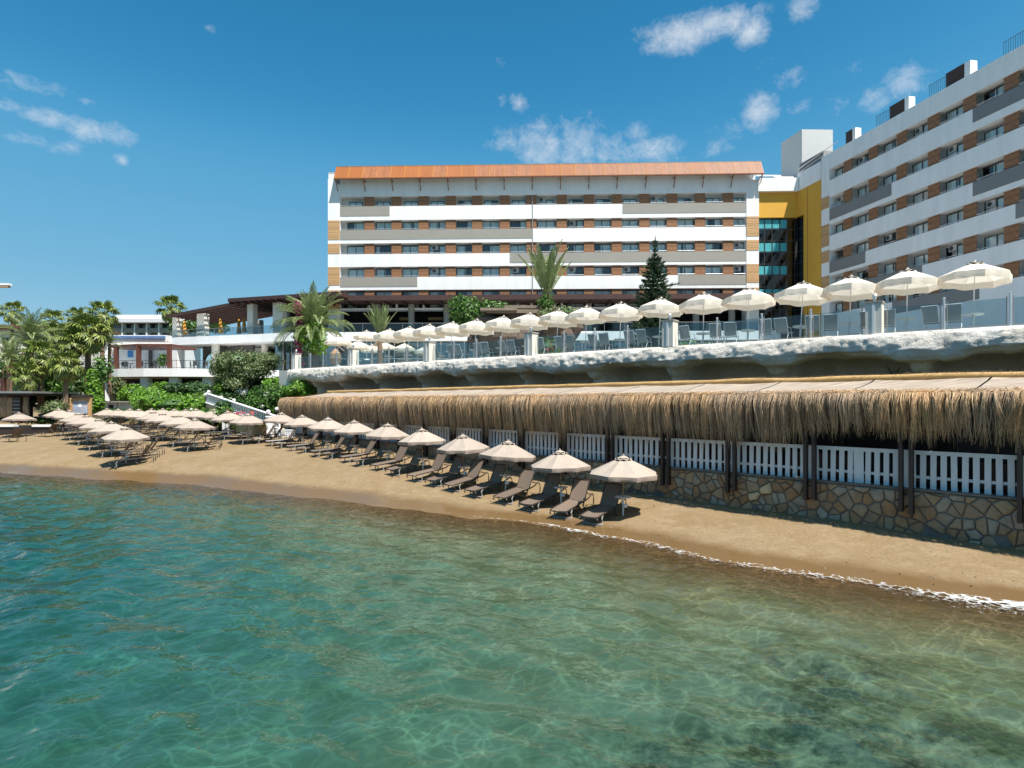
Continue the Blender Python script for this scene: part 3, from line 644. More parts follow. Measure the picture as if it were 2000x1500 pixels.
# ------------------------------------------------------------------ rock terrace
TT, NI = (-.7767, .6298), (.6298, .7767)
FZ = 6.99                                   # terrace floor
def SM(s, m, z=0): return Vector((TT[0]*s+NI[0]*m, TT[1]*s+NI[1]*m, z))
def s_of(px, CT=47.3):
    Y = CT*1200/(px+480); X = CT-1.2333*Y; return TT[0]*X+TT[1]*Y
M0 = 29.79
def build_rock():
    base = SM(20, 31, FZ-1); root = thing('rock_terrace', 'pale sculpted rock terrace edge with arched hollows and stout piers', 'rock terrace', base, worldcoords=True)
    piers = [(s_of(px, 48.8), w) for px, w in ((575, .5), (625, .55), (678, .6), (748, .75), (831, .75), (928, .85), (1030, .35), (1170, 1.0), (1321, .75), (1519, .85), (1798, .75), (2060, .8), (2500, .9))]
    ss = np.arange(-9, 49.3, .11); prof = 30; V = []
    def sst1(x): x = max(0, min(1, x)); return x*x*(3-2*x)
    def fbm(x, y, z, o=4):
        v = 0; a = .5
        for k in range(o): v += a*mnoise.noise(Vector((x, y, z))); x *= 2.1; y *= 2.1; z *= 2.1; a *= .52
        return v
    for s in ss:
        p = 0
        for ps, w in piers: p = max(p, math.exp(-((s-ps)/(w*.62*(1+.25*mnoise.noise(Vector((ps, 3, 1))))))**4))
        near = min(abs(s-ps) for ps, w in piers)
        lip = .84+.55*fbm(s*.22, 5, 0)+.30*fbm(s*.8, 2, 6)+.16*math.exp(-(near/1.2)**2)
        outm = .42+.16*fbm(s*.5, 1, 3)
        back = 3.9*(1-p)+1.0*p; ceil = (FZ-.72)*(1-p)+(FZ-lip-.5)*p+.15*fbm(s*.6, 8, 2)
        pts = [(M0+.55, FZ), (M0+.1, FZ+.02), (M0-.22, FZ+.01), (M0-outm+.05, FZ-.09), (M0-outm-.02, FZ-.26), (M0-outm-.06, FZ-.5), (M0-outm-.05-.05*p, FZ-.74), (M0-outm+.02, FZ-lip*.9), (M0-outm+.18, FZ-lip-.06)]
        for k in range(1, 9):
            a = k/8; mm = M0-outm+.18+(back-.0)*a*.92; zz = FZ-lip-.06-.05*math.sin(min(1, a*3)*math.pi)+(ceil-(FZ-lip-.06))*sst1((a-.2)/.6)-.05*a
            pts.append((mm, zz))
        me_, ze = pts[-1]
        for k in range(1, 13):
            a = k/12; pts.append((me_+.10*math.sin(a*3)*p+.25*(1-p)*a-.25*p*a*a, ze+(1.3-ze)*a))
        row = []; fine = pts[:2]
        for j in range(2, 10):                       # closer points down the lip
            for k in range(3): fine.append((pts[j][0]+(pts[j+1][0]-pts[j][0])*k/3, pts[j][1]+(pts[j+1][1]-pts[j][1])*k/3))
        pts = fine+pts[10:]
        for j, (m, z) in enumerate(pts):
            q = SM(s, m, z)
            amp = .02 if j < 3 else (.14 if j < 24 else .20)
            dn = amp*fbm(q.x*1.1, q.y*1.1, q.z*1.1, 5); dz = amp*.8*fbm(q.x*.9+9, q.y*.9, q.z*1.2, 4)
            rg = abs(fbm(q.x*2.6, q.y*2.6, q.z*2.6, 3)); dn += (-.13*rg+.05*mnoise.noise(q*5.5) if 4 <= j < 25 else 0)
            row.append(tuple(SM(s, m-dn, z+(dz if j > 2 else dz*.3))))
        V.append(row)
    prof = len(V[0]); V = np.array(V); a, b = V.shape[:2]; i = np.arange(a*b).reshape(a, b)
    f = np.stack([i[:-1, :-1], i[1:, :-1], i[1:, 1:], i[:-1, 1:]], -1).reshape(-1, 4)
    m, N, L, out = nodes('sculpted_rock')
    p = N.new('ShaderNodeBsdfPrincipled'); p.inputs['Roughness'].default_value = .95; p.inputs['Specular IOR Level'].default_value = .1
    tc = N.new('ShaderNodeTexCoord')
    def nz(sc, d, r=.65): q = N.new('ShaderNodeTexNoise'); q.inputs['Scale'].default_value = sc; q.inputs['Detail'].default_value = d; q.inputs['Roughness'].default_value = r; L.new(tc.outputs['Object'], q.inputs['Vector']); return q.outputs['Fac']
    def mx(f_, c1, c2, lo, hi):
        r_ = N.new('ShaderNodeMapRange'); r_.inputs[1].default_value = lo; r_.inputs[2].default_value = hi; L.new(f_, r_.inputs[0])
        q = N.new('ShaderNodeMix'); q.data_type = 'RGBA'; L.new(r_.outputs[0], q.inputs['Factor'])
        for k, c in ((6, c1), (7, c2)):
            if isinstance(c, tuple): q.inputs[k].default_value = (*c, 1)
            else: L.new(c, q.inputs[k])
        return q.outputs[2]
    c = mx(nz(.7, 6), (.78, .735, .66), (.64, .585, .51), .38, .65); c = mx(nz(5, 6, .75), c, (.42, .37, .31), .54, .78)
    L.new(c, p.inputs['Base Color'])
    bb = N.new('ShaderNodeBump'); bb.inputs['Strength'].default_value = 1; bb.inputs['Distance'].default_value = .08; L.new(nz(5.5, 8, .72), bb.inputs['Height']); L.new(bb.outputs[0], p.inputs['Normal']); L.new(p.outputs[0], out.inputs[0])
    link('rock_face', npmesh('rock_face', V.reshape(-1, 3), f, m, True), root)
    # far end of the terrace turned inland
    mb = MB(); mb.hexa([SM(51, M0-.1, .8), SM(49.1, M0-.1, .8), SM(49.1, M0+6, .8), SM(51, M0+6, .8), SM(51, M0-.1, FZ-.05), SM(49.1, M0-.1, FZ-.05), SM(49.1, M0+6, FZ-.05), SM(51, M0+6, FZ-.05)]); mb.build('end_wall', MT['plaster_warm'], root)
    mb = MB(); mb.hexa([SM(49.1, M0+4.0, .8), SM(-9, M0+4.0, .8), SM(-9, M0+4.4, .8), SM(49.1, M0+4.4, .8), SM(49.1, M0+4.0, FZ-.3), SM(-9, M0+4.0, FZ-.3), SM(-9, M0+4.4, FZ-.3), SM(49.1, M0+4.4, FZ-.3)]); mb.build('cave_back_wall', MT['dark'], root)  # shade of the hollow painted as a near-black wall
    # floor slab
    mb = MB(); cs = [SM(51, M0+.5), SM(-9, M0+.5), Vector((75, 20, 0)), Vector((75, 90, 0)), Vector((-30, 90, 0)), Vector((-22, 60, 0))]
    mb.v = [(c.x, c.y, FZ-.02) for c in cs]+[(c.x, c.y, FZ-.3) for c in cs]; k = 6
    mb.f = [tuple(range(k)), tuple(range(k, 2*k))[::-1]]+[(j, k+j, k+(j+1) % k, (j+1) % k) for j in range(k)]
    mb.build('terrace_floor', MT['deck'], kind='structure')
build_rock()
# ------------------------------------------------------------------ hotel buildings
def zr(v): return H0+v
def slat_mesh(w, h, n, name, m, gap=.2, depth=.05):
    mb = MB(); p = h/n
    for k in range(n): mb.box((0, (k % 2)*.006, (k+.5)*p), (w, depth, p*(1-gap)))
    mb.box((0, depth*.9, h/2), (w*.96, .03, h*.98))
    return mb.mesh(name, m)
WOODME = slat_mesh(1.30, 1.34, 8, 'wood_panel', MT['wood'])
def window_meshes(w, h):
    f = MB(); t = .06
    f.box((0, 0, t/2), (w, .08, t)); f.box((0, 0, h-t/2), (w, .08, t))
    for x in (-w/2+t/2, 0, w/2-t/2): f.box((x, 0, h/2), (t, .084, h-2*t))
    pane = MB().box((0, .01, h/2), (w-.06, .012, h-.08))
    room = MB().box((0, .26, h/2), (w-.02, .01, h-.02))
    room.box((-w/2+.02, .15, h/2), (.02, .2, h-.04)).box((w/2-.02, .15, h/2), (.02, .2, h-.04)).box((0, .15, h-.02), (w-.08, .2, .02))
    cur = []
    for a, b in ((-.48, .48), (-.48, .05), (-.1, .48), (-.48, -.25), (.15, .48)):
        c = MB(); n = 10
        for k in range(n+1):
            x = (a+(b-a)*k/n)*w; y = .07+.03*(k % 2); c.v += [(x, y, .03), (x, y, h-.06)]
        c.f = [(2*k, 2*k+2, 2*k+3, 2*k+1) for k in range(n)]; cur.append(c.mesh('curtain', MT['curtain']))
    return f.mesh('window', MT['frame_dark']), pane.mesh('pane', MT['glass_win']), room.mesh('room_recess', MT['dark']), cur
WIN_BIG, WIN_SMALL = window_meshes(2.25, 2.22), window_meshes(1.75, 1.86)
ACM = MB().box((0, 0, .3), (.82, .3, .6)); ACM = ACM.mesh('air_conditioner', MT['ac'])
_f = MB(); _f.lathe([(.0, 0), (.22, 0), (.22, .02), (0, .02)], 14); _f.v = [(x-.12, -.165-z*.2, y+.3) for x, y, z in _f.v]; FANM = _f.mesh('fan_grille', MT['frame_dark'])
def put(name, me, root, F, u, o, z, scale=(1, 1, 1), sub=None):
    q = bpy.data.objects.new(name, me); C.objects.link(q)
    if sub is not None: q.parent = sub; return q
    q.parent = root; q.location = Vector(F.P(u, o, z))-BASE[root.name]; q.rotation_euler = (0, 0, math.atan2(F.e[1], F.e[0])); q.scale = scale
    return q
def hotel(root, F, Wd, rows, woods, greys, top, base, u0, u1, greymat, seed, small_first, ac_every, wood_w=1.3, extra_last=True):
    rng = random.Random(seed)
    mb = MB(); F.box(mb, 0, Wd, -14, -1.2, zr(base), zr(top)-.3); mb.build('main_wall', MT['plaster'], root)
    n = len(rows)
    for i, (zt, zb) in enumerate(rows):
        nz = rows[i+1][0] if i+1 < n else base
        mb = MB(); F.box(mb, u0, u1, -.15, 0, zr(nz), zr(zb)); mb.build('balcony_parapet', MT['plaster'], root)
        mb = MB(); F.box(mb, u0, u1, -1.75, -.15, zr(zb)-1.22, zr(zb)-1.0); mb.build('balcony_floor', MT['plaster'], root)
        mb = MB(); F.box(mb, u0, u1, -1.75, -.15, zr(zt)+.0, zr(zt)+.2); mb.build('balcony_ceiling', MT['plaster'], root)
        for a, b in greys.get(i, ()):
            mb = MB(); F.box(mb, a, b, 0, .035, zr(zb)-1.25 if nz < zb-1.4 else zr(nz), zr(zb)+.004); mb.build('grey_panel', greymat, root)
        h = zt-zb
        for u in woods:
            put('wood_panel', WOODME, root, F, u, -.17, zr(zb)+.0, (wood_w/1.3, 1, h/1.34-.004))
            mb = MB(); F.box(mb, u-.12, u+.12, -1.75, -.27, zr(zb)-1.0, zr(zt)); mb.build('partition', MT['plaster'], root)
        edges = [u0]+[x for u in woods for x in (u-wood_w/2, u+wood_w/2)]+[u1]
        for k in range(0, len(edges)-1, 2):
            a, b = edges[k], edges[k+1]
            if b-a < .6: continue
            c = (a+b)/2; ws = WIN_SMALL if (i == 0 and small_first) else WIN_BIG
            sc = min(1, (b-a+.2)/2.4); c += rng.uniform(-.1, .1)
            if k == 0 and b-a > 2.6: c += .3
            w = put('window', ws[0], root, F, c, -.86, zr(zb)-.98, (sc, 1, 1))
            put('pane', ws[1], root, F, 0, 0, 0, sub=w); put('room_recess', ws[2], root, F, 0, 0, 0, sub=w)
            cu = rng.choices(range(5), (5, 2, 2, 1, 1))[0]; put('curtain', ws[3][cu], root, F, 0, 0, 0, sub=w)
            if rng.random() < .25: put('curtain', ws[3][3 if cu in (2, 4) else 4], root, F, 0, 0, 0, sub=w)
            mb = MB(); z = zr(zb)+.16; mb.tube([F.P(a+.04, -.07, z), F.P(b-.04, -.07, z)], .028, 5)
            for q in (a+.3, c, b-.3): mb.tube([F.P(q, -.07, zr(zb)), F.P(q, -.07, z)], .016, 4)
            mb.build('handrail', MT['steel'], root)
            if ac_every and rng.random() < ac_every:
                q = put('air_conditioner', ACM, root, F, a+.75, -.95, zr(zt)-.72); put('fan_grille', FANM, root, F, 0, 0, 0, sub=q)
    mb = MB(); F.box(mb, u0, u1, -.15, 0, zr(rows[0][0]), zr(top)); mb.build('top_band', MT['plaster'], root)
    mb = MB(); F.box(mb, 0, Wd, -14, -.16, zr(top)-.28, zr(top)-.05); mb.build('flat_roof', MT['plaster'], root)

def build_central():
    e = Vector((55.3, -1.8)); F = Frame(-23.95, 80, 55.3, -1.8, 1)
    root = thing('hotel_building', 'white seafront hotel block with orange slatted roof screen and brown wood panels', 'hotel', (3.7, 82, FZ), worldcoords=True)
    rows = [(26.7, 25.4), (23.6, 22.33), (20.6, 19.2), (17.55, 16.2), (14.53, 13.2)]
    woods = [F.u(x) for x in (720.75, 773.75, 826.75, 880, 931.75, 985.75, 1038, 1097.5, 1150.7, 1205, 1259, 1313, 1368, 1423)]
    u0, u1, Wd = F.u(664), F.u(1457.6), F.u(1482); ug = F.u
    greys = {0: [(u0, ug(761)), (ug(1216), u1)], 1: [(u0, ug(1041))], 2: [(ug(995.7), u1)], 3: [(u0, ug(815)), (ug(1325), u1)]}
    hotel(root, F, Wd, rows, woods, greys, 30.0, 12.72, u0, u1, MT['greypanel'], 4, True, .12)
    # end strips with cladding patches
    for a, b in ((0, u0), (u1, Wd)):
        mb = MB(); F.box(mb, a, b, -1.75, .06, zr(7.7), zr(28.3)); mb.build('end_pier', MT['plaster'], root)
        for zt, zb in ((23.6, 21.08), (20.6, 19.27), (17.55, 15.18), (14.53, 11.9)):
            n = 8 if zt-zb > 2 else 4; p = (zt-zb)/n; mb = MB()
            for k in range(n): F.box(mb, a+.012, b-.012, .062, .10+.008*(k % 2), zr(zb+k*p+.015), zr(zb+(k+1)*p-.015))
            mb.build('timber_cladding', MT['wood_pale'], root)
    mb = MB(); F.box(mb, ug(1040)-.05, ug(1040)+.05, .0, .05, zr(12.9), zr(26.6)); mb.build('expansion_joint', MT['greymetal'], root)
    # orange screen
    a, b = ug(657), ug(1486.5); n = 30; rng = random.Random(2); o0, z0, o1, z1 = 1.15, 28.72, .05, 30.62
    for k in range(n):
        p0, p1 = a+(b-a)*k/n+.015, a+(b-a)*(k+1)/n-.015; mb = MB(); m = 16; w = (p1-p0)/m
        for j in range(m):
            x0 = p0+j*w; x1 = x0+w*.62
            q = []
            for (oo, zz) in ((o0, z0), (o1, z1)): q.append((oo, zz))
            dn = (.04, .023)
            mb.add([F.P(x0, o0, zr(z0)), F.P(x1, o0, zr(z0)), F.P(x1, o1, zr(z1)), F.P(x0, o1, zr(z1)),
                    F.P(x0, o0-.04, zr(z0)-.02), F.P(x1, o0-.04, zr(z0)-.02), F.P(x1, o1-.04, zr(z1)-.02), F.P(x0, o1-.04, zr(z1)-.02)],
                   [(0, 1, 2, 3), (7, 6, 5, 4), (0, 4, 5, 1), (3, 2, 6, 7), (0, 3, 7, 4), (1, 5, 6, 2)])
        mb.add([F.P(p0, o0-.05, zr(z0)-.02), F.P(p1, o0-.05, zr(z0)-.02), F.P(p1, o1-.05, zr(z1)-.02), F.P(p0, o1-.05, zr(z1)-.02)], [(0, 1, 2, 3)])
        mb.build('roof_panel', MT['orange2'] if rng.random() < .6 else MT['orange'], root)
        if k: mb = MB(); mb.tube([F.P(p0-.015, o0+.02, zr(z0)), F.P(p0-.015, o1+.02, zr(z1))], .022, 4); mb.build('seam', MT['canvas_yellow'], root)
    mb = MB(); F.box(mb, a, b, .98, 1.2, zr(z0)-.14, zr(z0)-.02); mb.build('eave_gutter', MT['rust'], root)
    mb = MB(); F.box(mb, a, b, -.12, .1, zr(z1)-.06, zr(z1)+.03); mb.build('ridge_cap', MT['greymetal'], root)
    mb = MB(); F.box(mb, 0, Wd, -.3, -.16, zr(29.0), zr(29.95)); F.box(mb, 0, a, -.15, .05, zr(28.3), zr(29.0)); mb.build('roof_upstand', MT['plaster'], root)
    for k in range(16):
        u = a+.2+(b-a-.4)*k/15; mb = MB()
        mb.tube([F.P(u, .0, zr(27.35)), F.P(u+.0, 1.05, zr(28.62))], .055, 5); mb.tube([F.P(u, .0, zr(28.5)), F.P(u, 1.05, zr(28.6))], .05, 5); mb.build('bracket', MT['rust'], root)
    # ground floors: brown canopy, dim hall with columns, balcony band, glazed front
    uL = ug(640)
    mb = MB(); F.box(mb, uL, Wd+1, -2, 3.0, zr(12.7), zr(13.32)); mb.build('brown_canopy', MT['pergola'], root)
    mb = MB(); F.box(mb, uL, Wd+1, -8, -1.9, zr(12.5), zr(12.7)); mb.build('hall_ceiling', MT['wood_dark'], root)
    for k in range(24):
        u = uL+1+k*2.35; mb = MB(); F.box(mb, u-.07, u+.07, -6, 2.8, zr(12.45), zr(12.69)); mb.build('canopy_rafter', MT['wood_dark'], root)
    mb = MB(); F.box(mb, uL, Wd+1, -8.2, -7.8, zr(7.7), zr(12.6)); mb.build('hall_back_wall', MT['dark'], root)
    mb = MB(); F.box(mb, uL, Wd+2, -8, 1.9, zr(7.75), zr(8.86)); mb.build('balcony_band', MT['plaster'], root)
    for px in (736, 803, 872, 940, 1010, 1080, 1150, 1220, 1290, 1360, 1430):
        u = ug(px); mb = MB(); mb.lathe([(.42, 0), (.42, 3.8)], 14, F.P(u, -.2, zr(8.86))); mb.build('column', MT['greypanel'], root, smooth=True)
    for px in (715, 778, 838, 905, 975):
        mb = MB(); u = ug(px); F.box(mb, u-1.0, u+1.0, -5.5, -5.2, zr(11.3), zr(11.7)); mb.build('ceiling_cove', MT['wood_pale'], root)
    for k in range(22):
        a_, b_ = uL+k*2.55, uL+k*2.55+2.5; mb = MB(); F.box(mb, a_, b_, 1.70, 1.72, zr(8.9), zr(9.95)); mb.build('railing_pane', MT['glass_rail'], root)
    mb = MB(); mb.tube([F.P(uL, 1.71, zr(10.0)), F.P(Wd+1, 1.71, zr(10.0))], .03, 5)
    for k in range(23): mb.tube([F.P(uL+k*2.55-.025, 1.71, zr(8.86)), F.P(uL+k*2.55-.025, 1.71, zr(10.0))], .025, 4)
    mb.build('rail', MT['steel'], root)
    mb = MB(); F.box(mb, uL, Wd+2, -3, -2.6, zr(2.6), zr(7.7)); mb.build('lower_back_wall', MT['plaster_warm'], root)
    for k in range(19):
        a_, b_ = uL+k*3.0, uL+k*3.0+2.9; mb = MB(); F.box(mb, a_, b_, .80, .82, zr(2.9), zr(7.6)); p = mb.build('glazed_front', MT['glass_front'], root)
        mb = MB(); F.box(mb, a_+2.9, a_+3.0, .75, .9, zr(2.85), zr(7.74)); F.box(mb, a_, a_+2.9, .78, .86, zr(5.5), zr(5.62)); mb.build('glazing_bar', MT['whitemetal'], root)
        mb = MB(); F.box(mb, a_+.1, b_-.1, .3, .32, zr(5.6 if k % 3 else 4.4), zr(7.6)); mb.build('blind', MT['curtain'], root)
    return F
FC = build_central()

def build_wing():
    F = Frame(37.1, 73.6, .2025, -1, 1)
    root = thing('hotel_wing', 'long shaded white hotel wing with grey balcony panels receding towards the viewer', 'hotel wing', (45, 58, FZ), worldcoords=True)
    rows = [(27.4, 26.04), (24.08, 22.58), (20.83, 19.5), (17.76, 16.4), (14.8, 13.3), (11.7, 10.3)]
    woods = [4.05+3.73*k for k in range(9)]; Wd = 37.0; u0 = 1.35
    greys = {1: [(u0, 10.4)], 3: [(u0, 6.85)], 4: [(u0, 14.1)], 0: [(19.4, 37)], 2: [(19.4, 37)], 5: [(10.5, 20)]}
    greys[3].append((23.2, 37))
    hotel(root, F, Wd, rows, woods, greys, 29.26, 2.8, u0, Wd, MT['darkgrey'], 9, False, .22)
    mb = MB(); F.box(mb, 0, u0, -1.75, .05, zr(2.8), zr(29.26)); mb.build('end_pier', MT['plaster'], root)
    for zt, zb in ((24.3, 22.9), (21.0, 18.4), (17.9, 16.5), (14.9, 12.6)):
        n = 8 if zt-zb > 2 else 4; p = (zt-zb)/n; mb = MB()
        for k in range(n): F.box(mb, .01, u0-.02, .052, .09+.008*(k % 2), zr(zb+k*p+.015), zr(zb+(k+1)*p-.015))
        mb.build('timber_cladding', MT['wood_pale'], root)
    mb = MB(); F.box(mb, 2, Wd, -5, -3.2, zr(29.2), zr(30.7)); mb.build('set_back_parapet', MT['plaster'], root)
    scr = slat_mesh(1.9, 1.6, 9, 'louvre_screen', M('brown_louvre', (.085, .05, .035), .5, var=.2), .45)
    for u, w, bx in ((3.9, 1.0, .8), (10.6, 1.9, .9), (17.2, 1.9, 1.0), (24.5, 1.9, 1.0), (31.5, 1.9, 1)):
        put('louvre_screen', scr, root, F, u, -.45, zr(29.26), (w/1.9, 1, 1))
        mb = MB(); F.box(mb, u+w/2+.02, u+w/2+bx*.6, -1.2, -.46, zr(29.26), zr(30.8)); mb.build('roof_box', MT['plaster'], root)
        if w > 1.5:
            mb = MB()
            for k in range(9): q = u-w/2-1.7+k*.2; mb.tube([F.P(q, -.4, zr(29.2)), F.P(q, -.4, zr(30.6))], .02, 4)
            mb.tube([F.P(u-w/2-1.8, -.4, zr(30.6)), F.P(u-w/2, -.4, zr(30.6))], .025, 4); mb.build('roof_rail', MT['frame_dark'], root)
    # lift house
    d = Vector((-.2025, 1)).normalized(); A = Vector((36.9, 78.2)); B = A+d*4.2; E = Vector((.9995, .03)).normalized(); A2 = A+E*4.0; B2 = B+E*4.0
    mb = MB(); mb.hexa([(p.x, p.y, zr(27.5)) for p in (A, A2, B2, B)]+[(p.x, p.y, zr(34.7)) for p in (A, A2, B2, B)]); mb.build('lift_house', M('grey_render', (.50, .50, .49), .85, var=.05), root)
    mb = MB(); F.box(mb, -4.4, -.02, -2.2, -.25, zr(28.3), zr(30.15)); mb.build('grey_roof_parapet', MT['darkgrey'], root)
    mb = MB(); mb.tube([F.P(-4.4, -.1, zr(29.5)), F.P(2.5, -.1, zr(30.2))], .04, 5); mb.tube([F.P(-4.4, -.1, zr(29.0)), F.P(1, -.1, zr(29.6))], .03, 5); mb.build('roof_rail', MT['steel'], root)
build_wing()

def build_link():
    A, B = Vector((36.2, 78.2)), Vector((37.08, 73.75)); L0 = Vector((31.2, 78.35))
    root = thing('stair_tower', 'yellow stair tower with teal glass curtain wall between the hotel blocks', 'stair tower', (34, 80, FZ), worldcoords=True)
    F1 = Frame(L0.x, L0.y, A.x-L0.x, A.y-L0.y, 1); w1 = (A-L0).length; F2 = Frame(A.x, A.y, B.x-A.x, B.y-A.y, 1); w2 = (B-A).length
    ug = F1.u(1537)
    mb = MB(); F1.box(mb, .0, w1+.3, -.6, 0, zr(23.5), zr(26.7)); F2.box(mb, 0, w2, -.5, 0, zr(23.5), zr(26.7)); mb.build('upper_yellow_wall', MT['yellow'], root)
    k2 = .30*w2
    mb = MB(); F2.box(mb, k2, w2, -.5, 0, zr(2.8), zr(23.5)); mb.build('yellow_wall', MT['yellow'], root)
    mb = MB(); F2.box(mb, k2+.75, k2+.8, 0, .02, zr(2.8), zr(26.7)); mb.build('wall_joint', MT['rust'], root)
    mb = MB(); F1.box(mb, .0, w1+.02, -.6, .55, zr(26.7), zr(28.35)); F2.box(mb, .25, w2, -.5, .03, zr(26.7), zr(28.9)); mb.build('white_parapet', MT['plaster'], root)
    mb = MB(); F1.box(mb, 0, w1+6, -5, -4.8, zr(2.8), zr(26)); F2.box(mb, -6, w2, -5, -4.7, zr(2.8), zr(26)); mb.build('stair_core', MT['dark'], root)
    for k in range(9):
        mb = MB(); F1.box(mb, .1, w1, -4.8, -.5, zr(3.2+k*2.55), zr(3.4+k*2.55)); mb.build('landing', MT['room'], root)
    zs = [2.9+k*1.475 for k in range(15)]
    for fi, (F, a0, a1, n) in enumerate(((F1, .15, w1-.05, 5), (F2, -.25, k2-.02, 2))):
        for i in range(n):
            for j in range(14):
                p0, p1 = a0+(a1-a0)*i/n+.03, a0+(a1-a0)*(i+1)/n-.03; z0, z1 = zs[j]+.03, zs[j+1]-.03
                mb = MB(); F.box(mb, p0, p1, -.35, -.33, zr(z0), zr(z1)); mb.build('pane', MT['glass_teal'], root)
                if j in (13, 11, 9, 7) and fi == 0 and i < 4:
                    mb = MB(); F.box(mb, p0+.05, p1-.05, -.329, -.322, zr(z0+.1), zr(z1-.25)); mb.build('teal_blind', MT['teal'], root)
        mb = MB()
        for i in range(n+1): u = a0+(a1-a0)*i/n; F.box(mb, u-.03, u+.03, -.4, -.30, zr(2.9), zr(23.5))
        mb.build('mullion', MT['frame_dark'], root)
        mb = MB()
        for j in range(15): F.box(mb, a0, a1, -.39, -.31, zr(zs[j]-.03), zr(zs[j]+.03))
        mb.build('transom', MT['frame_dark'], root)
    mb = MB(); F1.box(mb, 2.6, 5.0, -2.5, -.8, zr(28.3), zr(29.0)); mb.tube([F1.P(.3, -1, zr(29.2)), F1.P(3.5, -1.2, zr(29.2))], .12, 6); mb.build('roof_plant', MT['plaster'], root)
build_link()

